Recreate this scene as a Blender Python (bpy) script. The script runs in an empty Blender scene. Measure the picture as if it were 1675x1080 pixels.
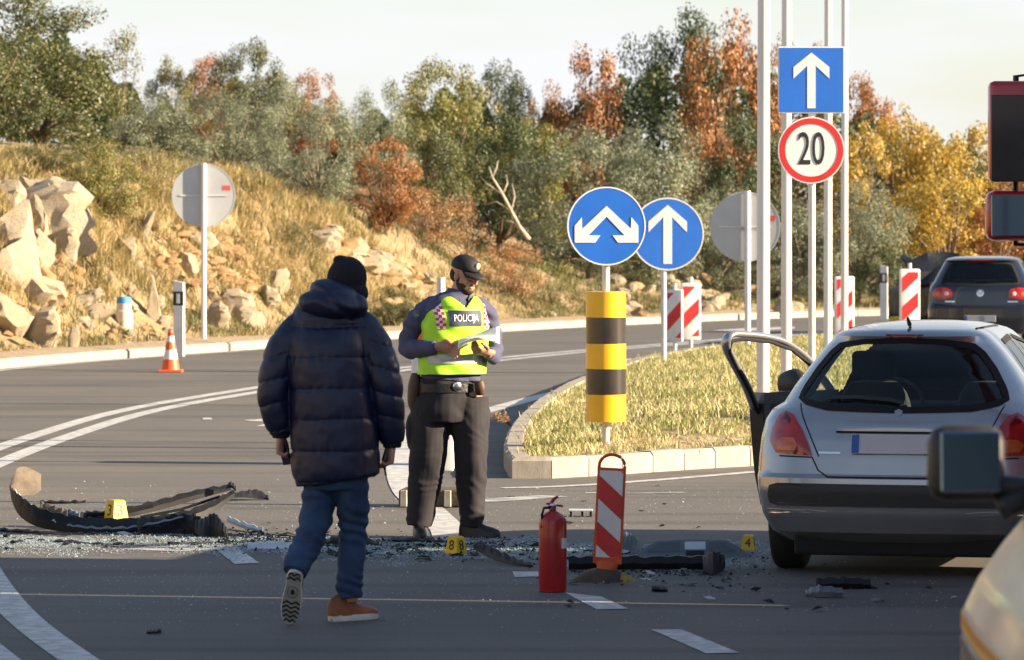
import bpy, bmesh, math, random
import numpy as np
from mathutils import Vector, Matrix, noise
from mathutils.bvhtree import BVHTree

# ------------------------------------------------------------------ camera, sky, sun, exposure
scene = bpy.context.scene
C = scene.collection
F, HOR, CAMH, CX = 7500.0, 362.0, 2.07, 837.5
R = math.radians
cam = bpy.data.cameras.new('camera')
cam.sensor_width = 36.0
cam.sensor_fit = 'HORIZONTAL'
cam.lens = 36.0 * F / 1675.0
cam.shift_y = -178.0 / 1675.0
cam.clip_start, cam.clip_end = 0.5, 3000
cam.dof.use_dof = True
cam.dof.focus_distance = 31.0
cam.dof.aperture_fstop = 7.5
camo = bpy.data.objects.new('camera', cam)
camo.location = (0, 0, CAMH)
camo.rotation_euler = (R(90), 0, 0)
C.objects.link(camo)
scene.camera = camo

SUN_AZ, SUN_EL = R(80), R(19)          # azimuth measured from straight behind the camera towards its right
to_sun = Vector((math.sin(SUN_AZ) * math.cos(SUN_EL), -math.cos(SUN_AZ) * math.cos(SUN_EL), math.sin(SUN_EL)))
world = bpy.data.worlds.new('World')
scene.world = world
world.use_nodes = True
wn, wl = world.node_tree.nodes, world.node_tree.links
wn.clear()
sky = wn.new('ShaderNodeTexSky')
sky.sky_type = 'NISHITA'
sky.sun_disc = False
sky.sun_elevation = SUN_EL
sky.sun_rotation = math.atan2(to_sun.x, to_sun.y)
sky.air_density, sky.dust_density, sky.ozone_density = 1.1, 0.5, 2.0
tc = wn.new('ShaderNodeTexCoord')
mp = wn.new('ShaderNodeMapping')
mp.inputs['Scale'].default_value = (3.0, 3.0, 16.0)
nz = wn.new('ShaderNodeTexNoise')
nz.inputs['Scale'].default_value = 2.2
nz.inputs['Detail'].default_value = 6
nz.inputs['Roughness'].default_value = 0.55
rp = wn.new('ShaderNodeValToRGB')
rp.color_ramp.elements[0].position, rp.color_ramp.elements[1].position = 0.36, 0.60
rp.color_ramp.elements[0].color = (0.50, 0.50, 0.50, 1)
rp.color_ramp.elements[1].color = (0.97, 0.97, 0.97, 1)
mx = wn.new('ShaderNodeMix')
mx.data_type = 'RGBA'
mx.inputs[7].default_value = (5.0, 5.08, 5.3, 1)      # thin bright cloud veil
bgn = wn.new('ShaderNodeBackground')
bgn.inputs['Strength'].default_value = 0.057
out = wn.new('ShaderNodeOutputWorld')
wl.new(tc.outputs['Generated'], mp.inputs['Vector'])
wl.new(mp.outputs['Vector'], nz.inputs['Vector'])
wl.new(nz.outputs['Fac'], rp.inputs['Fac'])
sz_ = wn.new('ShaderNodeSeparateXYZ')          # the veil thins out overhead, where one looks through it square on
mr_ = wn.new('ShaderNodeMapRange')
mr_.inputs[1].default_value, mr_.inputs[2].default_value, mr_.inputs[3].default_value, mr_.inputs[4].default_value = 0.06, 0.5, 1.0, 0.06
ml_ = wn.new('ShaderNodeMath')
ml_.operation = 'MULTIPLY'
wl.new(tc.outputs['Generated'], sz_.inputs[0])
wl.new(sz_.outputs['Z'], mr_.inputs[0])
wl.new(rp.outputs['Color'], ml_.inputs[0])
wl.new(mr_.outputs[0], ml_.inputs[1])
wl.new(ml_.outputs[0], mx.inputs[0])
wl.new(sky.outputs['Color'], mx.inputs[6])
wl.new(mx.outputs[2], bgn.inputs['Color'])
wl.new(bgn.outputs['Background'], out.inputs['Surface'])

sl = bpy.data.lights.new('sun', 'SUN')
sl.energy = 5.0
sl.angle = R(0.6)
sl.color = (1.0, 0.80, 0.56)
so = bpy.data.objects.new('sun', sl)
so.location = (30, -5, 20)
so.rotation_euler = to_sun.to_track_quat('Z', 'Y').to_euler()
C.objects.link(so)
vs = scene.view_settings
vs.view_transform, vs.look, vs.gamma, vs.use_curve_mapping = 'Standard', 'None', 1.0, False
vs.exposure = 1.76
scene.render.engine = 'CYCLES'
scene.cycles.use_denoising = True
scene.cycles.max_bounces = 6
scene.cycles.transparent_max_bounces = 12
scene.cycles.caustics_reflective = False
scene.cycles.caustics_refractive = False
random.seed(11)
rng = np.random.default_rng(5)

# ------------------------------------------------------------------ helpers
def gp(px, py, h=0.0):
    Y = F * (CAMH - h) / (py - HOR)
    return Vector(((px - CX) / F * Y, Y, h))

def ip(px, py, Y):
    return Vector(((px - CX) / F * Y, Y, CAMH - (py - HOR) / F * Y))

def node(nt, kind, **kw):
    n = nt.nodes.new('ShaderNode' + kind)
    for k, v in kw.items():
        if k in n.inputs:
            n.inputs[k].default_value = v
        else:
            setattr(n, k, v)
    return n

MATS = {}
def mat(name, col, rough=0.6, metal=0.0, var=None, bump=None, coat=0.0, spec=0.5, stretch=None, emit=None, trans=0.0, col2=None, coords='Object'):
    """Principled material; var = (noise scale, amount or threshold softness) towards col2, bump = (scale, strength)."""
    if name in MATS:
        return MATS[name]
    m = bpy.data.materials.new(name)
    m.use_nodes = True
    nt = m.node_tree
    b = nt.nodes['Principled BSDF']
    b.inputs['Base Color'].default_value = (*col, 1)
    b.inputs['Roughness'].default_value = rough
    b.inputs['Metallic'].default_value = metal
    b.inputs['Specular IOR Level'].default_value = spec
    b.inputs['Coat Weight'].default_value = coat
    b.inputs['Coat Roughness'].default_value = 0.08
    b.inputs['Transmission Weight'].default_value = trans
    t = nt.nodes.new('ShaderNodeTexCoord')
    vec = t.outputs[coords]
    if stretch:
        mpn = nt.nodes.new('ShaderNodeMapping')
        mpn.inputs['Scale'].default_value = stretch
        nt.links.new(vec, mpn.inputs['Vector'])
        vec = mpn.outputs['Vector']
    if var:
        n = node(nt, 'TexNoise', Scale=var[0], Detail=6.0, Roughness=0.6)
        nt.links.new(vec, n.inputs['Vector'])
        r = nt.nodes.new('ShaderNodeValToRGB')
        r.color_ramp.elements[0].position, r.color_ramp.elements[1].position = 0.35, 0.65
        c2 = col2 if col2 else tuple(max(0, c * (1 - var[1])) for c in col)
        c1 = col if col2 else tuple(min(1, c * (1 + var[1])) for c in col)
        r.color_ramp.elements[0].color = (*c2, 1)
        r.color_ramp.elements[1].color = (*c1, 1)
        nt.links.new(n.outputs['Fac'], r.inputs['Fac'])
        nt.links.new(r.outputs['Color'], b.inputs['Base Color'])
    if bump:
        n2 = node(nt, 'TexNoise', Scale=bump[0], Detail=5.0)
        nt.links.new(vec, n2.inputs['Vector'])
        bp = node(nt, 'Bump', Strength=bump[1], Distance=bump[2] if len(bump) > 2 else 0.02)
        nt.links.new(n2.outputs['Fac'], bp.inputs['Height'])
        nt.links.new(bp.outputs['Normal'], b.inputs['Normal'])
    if emit:
        b.inputs['Emission Color'].default_value = (*emit[0], 1)
        b.inputs['Emission Strength'].default_value = emit[1]
    MATS[name] = m
    return m

def leafmat(name, cols, transl=0.35):
    """Leaf / blade material: colour picked per leaf island from cols, part translucent."""
    if name in MATS:
        return MATS[name]
    m = bpy.data.materials.new(name)
    m.use_nodes = True
    nt = m.node_tree
    nt.nodes.clear()
    g = nt.nodes.new('ShaderNodeNewGeometry')
    t = nt.nodes.new('ShaderNodeTexCoord')
    n = node(nt, 'TexNoise', Scale=1.6, Detail=2.0)
    nt.links.new(t.outputs['Object'], n.inputs['Vector'])
    a = node(nt, 'Math', operation='MULTIPLY_ADD')
    a.inputs[1].default_value, a.inputs[2].default_value = 1.6, -0.45
    nt.links.new(n.outputs['Fac'], a.inputs[0])
    mm = node(nt, 'Mix', data_type='FLOAT')
    mm.inputs[0].default_value = 0.5
    nt.links.new(g.outputs['Random Per Island'], mm.inputs[2])
    nt.links.new(a.outputs[0], mm.inputs[3])
    r = nt.nodes.new('ShaderNodeValToRGB')
    e = r.color_ramp.elements
    while len(e) < len(cols):
        e.new(0.5)
    for i, c in enumerate(cols):
        e[i].position = 0.12 + 0.76 * i / max(1, len(cols) - 1)
        e[i].color = (*c, 1)
    nt.links.new(mm.outputs[0], r.inputs['Fac'])
    d = node(nt, 'BsdfDiffuse')
    tr = node(nt, 'BsdfTranslucent')
    gl = node(nt, 'BsdfGlossy', Roughness=0.5)
    ms = node(nt, 'MixShader')
    ms.inputs[0].default_value = transl
    ms2 = node(nt, 'MixShader')
    ms2.inputs[0].default_value = 0.04
    o = nt.nodes.new('ShaderNodeOutputMaterial')
    nt.links.new(r.outputs['Color'], d.inputs['Color'])
    nt.links.new(r.outputs['Color'], tr.inputs['Color'])
    nt.links.new(d.outputs[0], ms.inputs[1])
    nt.links.new(tr.outputs[0], ms.inputs[2])
    nt.links.new(ms.outputs[0], ms2.inputs[1])
    nt.links.new(gl.outputs[0], ms2.inputs[2])
    nt.links.new(ms2.outputs[0], o.inputs['Surface'])
    MATS[name] = m
    return m

def glassmat(name, tint, alpha, rough=0.03):
    """Thin car glass: mix of transparent tint and a glossy coat by Fresnel."""
    if name in MATS:
        return MATS[name]
    m = bpy.data.materials.new(name)
    m.use_nodes = True
    nt = m.node_tree
    nt.nodes.clear()
    tr = node(nt, 'BsdfTransparent', Color=(*tint, 1))
    gl = node(nt, 'BsdfGlossy', Roughness=rough)
    df = node(nt, 'BsdfDiffuse', Color=(0.02, 0.025, 0.03, 1))
    fr = node(nt, 'Fresnel', IOR=1.5)
    m0 = node(nt, 'MixShader')
    m0.inputs[0].default_value = alpha
    m1 = node(nt, 'MixShader')
    o = nt.nodes.new('ShaderNodeOutputMaterial')
    nt.links.new(tr.outputs[0], m0.inputs[1])
    nt.links.new(df.outputs[0], m0.inputs[2])
    nt.links.new(fr.outputs[0], m1.inputs[0])
    nt.links.new(m0.outputs[0], m1.inputs[1])
    nt.links.new(gl.outputs[0], m1.inputs[2])
    nt.links.new(m1.outputs[0], o.inputs['Surface'])
    MATS[name] = m
    return m

def tag(o, label=None, cat=None, group=None, kind=None):
    if label: o['label'] = label
    if cat: o['category'] = cat
    if group: o['group'] = group
    if kind: o['kind'] = kind
    return o

def empty(name, loc=(0, 0, 0), rz=0.0, label=None, cat=None, group=None):
    o = bpy.data.objects.new(name, None)
    o.empty_display_size = 0.1
    o.location = loc
    o.rotation_euler = (0, 0, rz)
    C.objects.link(o)
    return tag(o, label, cat, group)

def link(name, me, m, parent=None, loc=None, rot=None, smooth=None):
    if m is not None:
        me.materials.clear()
        for x in (m if isinstance(m, (list, tuple)) else [m]):
            me.materials.append(x)
    o = bpy.data.objects.new(name, me)
    C.objects.link(o)
    if parent is not None: o.parent = parent
    if loc is not None: o.location = loc
    if rot is not None: o.rotation_euler = rot
    if smooth: me.shade_smooth()
    return o

def build(name, bm, m, parent=None, smooth=False, loc=None, rot=None, sharp=None):
    me = bpy.data.meshes.new(name)
    bmesh.ops.recalc_face_normals(bm, faces=bm.faces[:])
    bm.to_mesh(me)
    bm.free()
    o = link(name, me, m, parent, loc, rot)
    if smooth: me.shade_smooth()
    if sharp: me.set_sharp_from_angle(angle=R(sharp))
    return o

def box(bm, c, s, rot=None, bev=0.0):
    r = bmesh.ops.create_cube(bm, size=1.0)
    vsx = r['verts']
    for v in vsx:
        v.co = Vector((v.co.x * s[0], v.co.y * s[1], v.co.z * s[2]))
    if bev:
        es = list({e for v in vsx for e in v.link_edges})
        bb = bmesh.ops.bevel(bm, geom=es, offset=bev, segments=2, affect='EDGES', profile=0.5)
        vsx = list({v for f in bb['faces'] for v in f.verts} | {v for v in vsx if v.is_valid})
    M = Matrix.Translation(Vector(c)) @ (rot.to_4x4() if rot is not None else Matrix.Identity(4))
    for v in vsx:
        v.co = M @ v.co
    return vsx

def boxo(name, c, s, m, parent=None, bev=0.004, rot=None):
    bm = bmesh.new()
    box(bm, (0, 0, 0), s, rot, bev)
    return build(name, bm, m, parent, loc=c)

def loft(bm, rings, cap=True, closed=True):
    vr = [[bm.verts.new(p) for p in r] for r in rings]
    n = len(vr[0])
    for a, b in zip(vr, vr[1:]):
        for i in range(n if closed else n - 1):
            j = (i + 1) % n
            bm.faces.new((a[i], a[j], b[j], b[i]))
    if cap and closed:
        for r in (vr[0], vr[-1]):
            c = bm.verts.new(sum((v.co for v in r), Vector()) / n)
            for i in range(n):
                bm.faces.new((r[i], r[(i + 1) % n], c))
    return vr

def crom(p, t):
    """Catmull-Rom through list p (of Vectors / floats) at t in [0, len-1]."""
    n = len(p)
    i = min(int(t), n - 2)
    f = t - i
    a, b, c, d = p[max(i - 1, 0)], p[i], p[i + 1], p[min(i + 2, n - 1)]
    return 0.5 * ((2 * b) + (c - a) * f + (2 * a - 5 * b + 4 * c - d) * f * f + (3 * b - a - 3 * c + d) * f ** 3)

def tube(bm, keys, n=14, steps=5, side=Vector((1, 0, 0)), puff=None, smoothk=True):
    """Lofted limb: keys = [(point, rx, ry), ...] (rx along side, ry along the other axis)."""
    P = [Vector(k[0]) for k in keys]
    A = [float(k[1]) for k in keys]
    B = [float(k[2] if len(k) > 2 else k[1]) for k in keys]
    tt = [i / steps for i in range((len(keys) - 1) * steps + 1)]
    pts = [crom(P, t) for t in tt] if smoothk else [P[min(int(t), len(P) - 2)].lerp(P[min(int(t), len(P) - 2) + 1], t - min(int(t), len(P) - 2)) for t in tt]
    rings = []
    for k, t in enumerate(tt):
        T = (pts[min(k + 1, len(pts) - 1)] - pts[max(k - 1, 0)]).normalized()
        S = (side - T * side.dot(T))
        if S.length < 1e-4: S = Vector((0, 1, 0)) - T * T.y
        S.normalize()
        Bv = T.cross(S)
        a, b = max(0.001, crom(A, t)), max(0.001, crom(B, t))
        if puff:
            q = puff(t, k)
            a, b = a + q, b + q
        rings.append([pts[k] + S * (a * math.cos(u)) + Bv * (b * math.sin(u)) for u in [2 * math.pi * j / n for j in range(n)]])
    loft(bm, rings)
    return rings

def pipe(bm, pts, r, n=10, cap=True):
    """Straight-segment round pipe, radius r (float or list)."""
    rr = r if isinstance(r, (list, tuple)) else [r] * len(pts)
    rings = []
    for k, p in enumerate(pts):
        p = Vector(p)
        T = (Vector(pts[min(k + 1, len(pts) - 1)]) - Vector(pts[max(k - 1, 0)])).normalized()
        S = T.orthogonal().normalized() if abs(T.z) < 0.99 else Vector((1, 0, 0))
        B = T.cross(S).normalized()
        S = B.cross(T)
        rings.append([p + S * (rr[k] * math.cos(2 * math.pi * j / n)) + B * (rr[k] * math.sin(2 * math.pi * j / n)) for j in range(n)])
    loft(bm, rings, cap)

def ball(bm, c, r, M=None, seg=20, rings=14):
    res = bmesh.ops.create_uvsphere(bm, u_segments=seg, v_segments=rings, radius=1.0)
    rx, ry, rz = r if isinstance(r, (tuple, list)) else (r, r, r)
    for v in res['verts']:
        p = Vector((v.co.x * rx, v.co.y * ry, v.co.z * rz))
        if M is not None: p = M @ p
        v.co = p + Vector(c)
    return res['verts']

def prism(bm, pts, depth, axis='y', z0=0.0):
    """Extruded polygon; pts are (a, b) in the plane across axis, from z0 to z0+depth along the axis."""
    def P(a, b, d):
        return {'y': (a, d, b), 'z': (a, b, d), 'x': (d, a, b)}[axis]
    lo = [bm.verts.new(P(a, b, z0)) for a, b in pts]
    hi = [bm.verts.new(P(a, b, z0 + depth)) for a, b in pts]
    n = len(pts)
    bm.faces.new(lo)
    bm.faces.new(hi)
    for i in range(n):
        bm.faces.new((lo[i], lo[(i + 1) % n], hi[(i + 1) % n], hi[i]))

def remesh(bm, voxel, smooth=4, wrinkle=None):
    """Fuse overlapping pieces into one continuous skin, smooth it, add cloth wrinkles; returns a mesh."""
    me = bpy.data.meshes.new('tmp')
    bmesh.ops.recalc_face_normals(bm, faces=bm.faces[:])
    bm.to_mesh(me)
    bm.free()
    o = bpy.data.objects.new('tmp', me)
    C.objects.link(o)
    md = o.modifiers.new('r', 'REMESH')
    md.mode = 'VOXEL'
    md.voxel_size = voxel
    if smooth:
        ms = o.modifiers.new('s', 'SMOOTH')
        ms.iterations = smooth
        ms.factor = 0.5
    dg = bpy.context.evaluated_depsgraph_get()
    res = bpy.data.meshes.new_from_object(o.evaluated_get(dg))
    bpy.data.objects.remove(o)
    bpy.data.meshes.remove(me)
    if wrinkle:
        ns = [v.normal.copy() for v in res.vertices]
        for v, nn in zip(res.vertices, ns):
            v.co = v.co + nn * wrinkle(v.co, nn)
    res.shade_smooth()
    return res

def fbm(p, f, seed=0.0):
    return noise.noise(Vector((p[0] * f + seed, p[1] * f + seed * 1.7, p[2] * f - seed)))

def textmesh(txt, size, align='CENTER', extrude=0.0):
    cu = bpy.data.curves.new('txt', 'FONT')
    cu.body = txt
    cu.size = size
    cu.align_x = align
    cu.align_y = 'CENTER'
    cu.extrude = extrude
    cu.resolution_u = 4
    o = bpy.data.objects.new('txt', cu)
    C.objects.link(o)
    dg = bpy.context.evaluated_depsgraph_get()
    me = bpy.data.meshes.new_from_object(o.evaluated_get(dg))
    bpy.data.objects.remove(o)
    bpy.data.curves.remove(cu)
    return me

def copy_tree(o, parent=None):
    c = o.copy()
    C.objects.link(c)
    c.parent = parent
    for ch in [x for x in o.children]:
        copy_tree(ch, c)
    return c

def inpoly(x, y, P):
    r = False
    n = len(P)
    for i in range(n):
        x1, y1 = P[i]
        x2, y2 = P[(i + 1) % n]
        if (y1 > y) != (y2 > y) and x < (x2 - x1) * (y - y1) / (y2 - y1) + x1:
            r = not r
    return r

def quads_mesh(name, V, Fc):
    """Mesh from numpy vertices (n,3) and faces (m,k)."""
    me = bpy.data.meshes.new(name)
    k = Fc.shape[1]
    me.vertices.add(len(V))
    me.vertices.foreach_set('co', np.ascontiguousarray(V, dtype=np.float32).ravel())
    me.loops.add(Fc.size)
    me.loops.foreach_set('vertex_index', np.ascontiguousarray(Fc, dtype=np.int32).ravel())
    me.polygons.add(len(Fc))
    me.polygons.foreach_set('loop_start', np.arange(0, Fc.size, k, dtype=np.int32))
    me.polygons.foreach_set('loop_total', np.full(len(Fc), k, dtype=np.int32))
    me.update(calc_edges=True)
    me.validate()
    return me
# ------------------------------------------------------------------ road layout
def resample(P, step):
    P = [Vector((a, b, 0)) for a, b in P]
    dense = [crom(P, i / 24) for i in range((len(P) - 1) * 24 + 1)]
    outp, acc = [dense[0]], 0.0
    for a, b in zip(dense, dense[1:]):
        L = (b - a).length
        while acc + L >= step:
            a = a.lerp(b, (step - acc) / L)
            L = (b - a).length
            acc = 0.0
            outp.append(a.copy())
        acc += L
    return outp

KERB = resample([(-4.6, -12), (-5.4, 0), (-6.4, 14), (-7.4, 26), (-8.4, 40), (-8.3, 52), (-7.2, 64.2), (-4.05, 74.6), (0.15, 87), (5.2, 97), (8.4, 100.8), (16, 106), (30, 113), (60, 124)], 0.5)
KN = np.array([(p.x, p.y) for p in KERB])
def dirs(A):
    d = np.gradient(A, axis=0)
    return d / np.linalg.norm(d, axis=1)[:, None]
KD = dirs(KN)
KL = np.stack([-KD[:, 1], KD[:, 0]], 1)          # outward (away from the road)
def kpx(X, Y):
    return np.where(Y > 62, X / np.maximum(Y, 1) * F + CX, -200 - (62 - Y) * 20)
KPX = kpx(KN[:, 0], KN[:, 1])
def bank(X, Y):
    q = kpx(X, Y)
    return (np.interp(q, [-400, 0, 200, 400, 560, 700, 850, 960, 1240, 1450, 2000], [2.9, 2.75, 2.75, 2.55, 2.2, 1.55, 0.9, 0.55, 0.3, 0.15, 0.1]),
            np.interp(q, [-400, 0, 400, 700, 960, 1300], [3.0, 3.4, 3.6, 3.6, 3.0, 3.0]))

def smooth01(x):
    x = np.clip(x, 0, 1)
    return x * x * (3 - 2 * x)

def nfbm(X, Y, s):
    """cheap smooth pseudo-noise"""
    return (np.sin(X * 1.3 * s + 1.7 * np.sin(Y * 0.9 * s + 1)) + np.sin(Y * 1.7 * s + 1.3 * np.sin(X * 1.1 * s + 2) + 3) + 0.6 * np.sin((X + Y) * 2.9 * s + np.sin(X * 3.1 * s)) + 0.5 * np.sin((X - 1.3 * Y) * 4.1 * s)) / 3.1

def prof(i, t, X, Y):
    b, w = bank(X, Y)
    h = 0.12 + b * smooth01((t - 1.3) / w) + 0.075 * np.clip(t - 3.0 - w, 0, 14)
    amp = smooth01((t - 1.0) / 1.5) * (0.10 + 0.10 * b * smooth01((t - 1) / 2) * (1 - smooth01((t - 1.5 - w) / 3)))
    return h + amp * nfbm(X, Y, 1.5) + 0.03 * smooth01((t - 0.3) / 1) * nfbm(X, Y, 6.0)

def terr(X, Y):
    X, Y = np.atleast_1d(np.asarray(X, float)), np.atleast_1d(np.asarray(Y, float))
    out = np.empty(len(X))
    T = np.empty(len(X))
    for a in range(0, len(X), 4000):
        dx = X[a:a + 4000, None] - KN[None, :, 0]
        dy = Y[a:a + 4000, None] - KN[None, :, 1]
        i = np.argmin(dx * dx + dy * dy, axis=1)
        ar = np.arange(len(i))
        t = dx[ar, i] * KL[i, 0] + dy[ar, i] * KL[i, 1]
        out[a:a + 4000] = np.where(t > 0, prof(i, t, X[a:a + 4000], Y[a:a + 4000]), 0.0)
        T[a:a + 4000] = t
    return out, T

def hit(px, py):
    """where the sight line through a photograph pixel meets the hillside"""
    Y = np.arange(62, 135, 0.08)
    X = (px - CX) / F * Y
    Z = CAMH - (py - HOR) / F * Y
    h, t = terr(X, Y)
    k = np.nonzero((h >= Z) & (t > 0))[0]
    if len(k) == 0: return None
    return Vector((X[k[0]], Y[k[0]], h[k[0]]))

# ------------------------------------------------------------------ materials of the setting
def asphalt(name, base, warm):
    m = bpy.data.materials.new(name)
    m.use_nodes = True
    nt = m.node_tree
    b = nt.nodes['Principled BSDF']
    t = nt.nodes.new('ShaderNodeTexCoord')
    def mapped(sc):
        q = nt.nodes.new('ShaderNodeMapping')
        q.inputs['Scale'].default_value = sc
        nt.links.new(t.outputs['Object'], q.inputs['Vector'])
        return q.outputs['Vector']
    n1 = node(nt, 'TexNoise', Scale=0.35, Detail=5.0, Roughness=0.6)
    nt.links.new(t.outputs['Object'], n1.inputs['Vector'])
    n2 = node(nt, 'TexNoise', Scale=1.0, Detail=4.0)
    nt.links.new(mapped((0.12, 1.6, 1)), n2.inputs['Vector'])
    n3 = node(nt, 'TexNoise', Scale=60.0, Detail=3.0, Roughness=0.8)
    nt.links.new(t.outputs['Object'], n3.inputs['Vector'])
    def ramp(src, lo, hi, c0, c1):
        r = nt.nodes.new('ShaderNodeValToRGB')
        r.color_ramp.elements[0].position, r.color_ramp.elements[1].position = lo, hi
        r.color_ramp.elements[0].color, r.color_ramp.elements[1].color = (*c0, 1), (*c1, 1)
        nt.links.new(src, r.inputs['Fac'])
        return r.outputs['Color']
    def mul(a, c, fac=1.0):
        x = node(nt, 'Mix', data_type='RGBA', blend_type='MULTIPLY')
        x.inputs[0].default_value = fac
        nt.links.new(a, x.inputs[6])
        nt.links.new(c, x.inputs[7])
        return x.outputs[2]
    c = ramp(n1.outputs['Fac'], 0.3, 0.7, base, warm)
    c = mul(c, ramp(n2.outputs['Fac'], 0.36, 0.50, (0.74, 0.74, 0.75), (1, 1, 1)))  # dark streaks paint thin wire and pole shadows into the asphalt
    c = mul(c, ramp(n3.outputs['Fac'], 0.35, 0.7, (0.72, 0.72, 0.72), (1.25, 1.24, 1.2)))
    nt.links.new(c, b.inputs['Base Color'])
    b.inputs['Roughness'].default_value = 0.78
    b.inputs['Specular IOR Level'].default_value = 0.35
    bp = node(nt, 'Bump', Strength=0.5, Distance=0.006)
    nt.links.new(n3.outputs['Fac'], bp.inputs['Height'])
    nt.links.new(bp.outputs['Normal'], b.inputs['Normal'])
    return m

M_asph = asphalt('asphalt', (0.112, 0.107, 0.101), (0.158, 0.145, 0.128))
M_paint = mat('road_paint', (0.62, 0.62, 0.60), 0.6, var=(9, 0.0), col2=(0.30, 0.30, 0.29), bump=(60, 0.3, 0.004))
M_paintworn = mat('worn_road_paint', (0.50, 0.50, 0.48), 0.7, var=(6, 0.0), col2=(0.16, 0.16, 0.155), bump=(60, 0.3, 0.004))
M_kerb = mat('kerb_concrete', (0.46, 0.42, 0.36), 0.85, var=(2.2, 0.0), col2=(0.27, 0.235, 0.195), bump=(40, 0.4, 0.005))
M_verge = mat('verge_gravel', (0.46, 0.36, 0.24), 0.95, var=(6, 0.0), col2=(0.30, 0.22, 0.13), bump=(30, 0.8, 0.03))
M_soil = mat('island_soil', (0.34, 0.26, 0.15), 0.95, var=(5, 0.4), bump=(20, 0.8, 0.03))
M_rock = None

def rockmat(name, cols):
    m = bpy.data.materials.new(name)
    m.use_nodes = True
    nt = m.node_tree
    b = nt.nodes['Principled BSDF']
    b.inputs['Roughness'].default_value = 0.92
    t = nt.nodes.new('ShaderNodeTexCoord')
    oi = nt.nodes.new('ShaderNodeObjectInfo')
    ad = node(nt, 'VectorMath', operation='ADD')
    nt.links.new(t.outputs['Object'], ad.inputs[0])
    nt.links.new(oi.outputs['Location'], ad.inputs[1])
    n = node(nt, 'TexNoise', Scale=2.4, Detail=8.0, Roughness=0.7)
    nt.links.new(ad.outputs[0], n.inputs['Vector'])
    r = nt.nodes.new('ShaderNodeValToRGB')
    e = r.color_ramp.elements
    while len(e) < len(cols): e.new(0.5)
    for i, c in enumerate(cols):
        e[i].position = 0.25 + 0.5 * i / (len(cols) - 1)
        e[i].color = (*c, 1)
    nt.links.new(n.outputs['Fac'], r.inputs['Fac'])
    nt.links.new(r.outputs['Color'], b.inputs['Base Color'])
    v = node(nt, 'TexVoronoi', Scale=7.0, feature='DISTANCE_TO_EDGE')
    nt.links.new(ad.outputs[0], v.inputs['Vector'])
    n2 = node(nt, 'TexNoise', Scale=14.0, Detail=8.0, Roughness=0.7)
    nt.links.new(ad.outputs[0], n2.inputs['Vector'])
    b1 = node(nt, 'Bump', Strength=0.9, Distance=0.05)
    nt.links.new(n2.outputs['Fac'], b1.inputs['Height'])
    nt.links.new(b1.outputs['Normal'], b.inputs['Normal'])
    return m
M_rock = rockmat('limestone', [(0.20, 0.17, 0.14), (0.42, 0.36, 0.28), (0.50, 0.40, 0.26), (0.55, 0.49, 0.40)])
M_rock2 = rockmat('ochre_limestone', [(0.22, 0.12, 0.06), (0.45, 0.27, 0.12), (0.52, 0.36, 0.20), (0.54, 0.45, 0.33)])
M_bank = rockmat('bank_soil', [(0.16, 0.12, 0.06), (0.28, 0.21, 0.11), (0.36, 0.26, 0.14), (0.40, 0.33, 0.23)])

# ------------------------------------------------------------------ ground sheets
bm = bmesh.new()
for q in ((-900, -60), (900, -60), (900, 1500), (-900, 1500)): bm.verts.new((q[0], q[1], -0.06))
bm.faces.new(bm.verts[:])
tag(build('ground', bm, M_soil), kind='structure')

# road: everything inside the outer kerb, right side open to the far right
bm = bmesh.new()
right = [Vector((90, p.y, 0)) for p in KERB]
va = [bm.verts.new(p) for p in KERB]
vb = [bm.verts.new((90 if p.x < 58 else p.x + 20, min(p.y, 124), 0)) for p in KERB]
for i in range(len(va) - 1):
    bm.faces.new((va[i], va[i + 1], vb[i + 1], vb[i]))
tag(build('road', bm, M_asph), kind='structure')

# hillside beyond the kerb
ts = np.concatenate([np.linspace(0.16, 3, 12), np.linspace(3.3, 14, 40), np.linspace(14.6, 34, 30), np.linspace(37, 120, 14)])
sel = np.arange(40, len(KN), 1)
G = KN[sel][:, None, :] + KL[sel][:, None, :] * ts[None, :, None]
II = np.repeat(sel, len(ts))
X, Y = G[..., 0].ravel(), G[..., 1].ravel()
Z = prof(II, np.tile(ts, len(sel)), X, Y)
ns, nt_ = len(sel), len(ts)
idx = np.arange(ns * nt_).reshape(ns, nt_)
Fq = np.stack([idx[:-1, :-1], idx[:-1, 1:], idx[1:, 1:], idx[1:, :-1]], -1).reshape(-1, 4)
me = quads_mesh('hillside', np.stack([X, Y, Z], 1), Fq)
hillside = link('hillside', me, M_bank, smooth=True)
tag(hillside, kind='structure')

# verge strip of pale gravel on the first metre behind the kerb
bm = bmesh.new()
va = [bm.verts.new((*(KN[i] + KL[i] * 0.15), 0.126)) for i in sel]
vm = [bm.verts.new((*(KN[i] + KL[i] * 0.7), 0.165)) for i in sel]
vb = [bm.verts.new((*(KN[i] + KL[i] * (1.25 + 0.25 * math.sin(i * 0.9) + 0.2 * math.sin(i * 0.37))), 0.15)) for i in sel]
for i in range(len(sel) - 1):
    bm.faces.new((va[i], va[i + 1], vm[i + 1], vm[i]))
    bm.faces.new((vm[i], vm[i + 1], vb[i + 1], vb[i]))
tag(build('verge', bm, M_verge, smooth=True), kind='structure')

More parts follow.
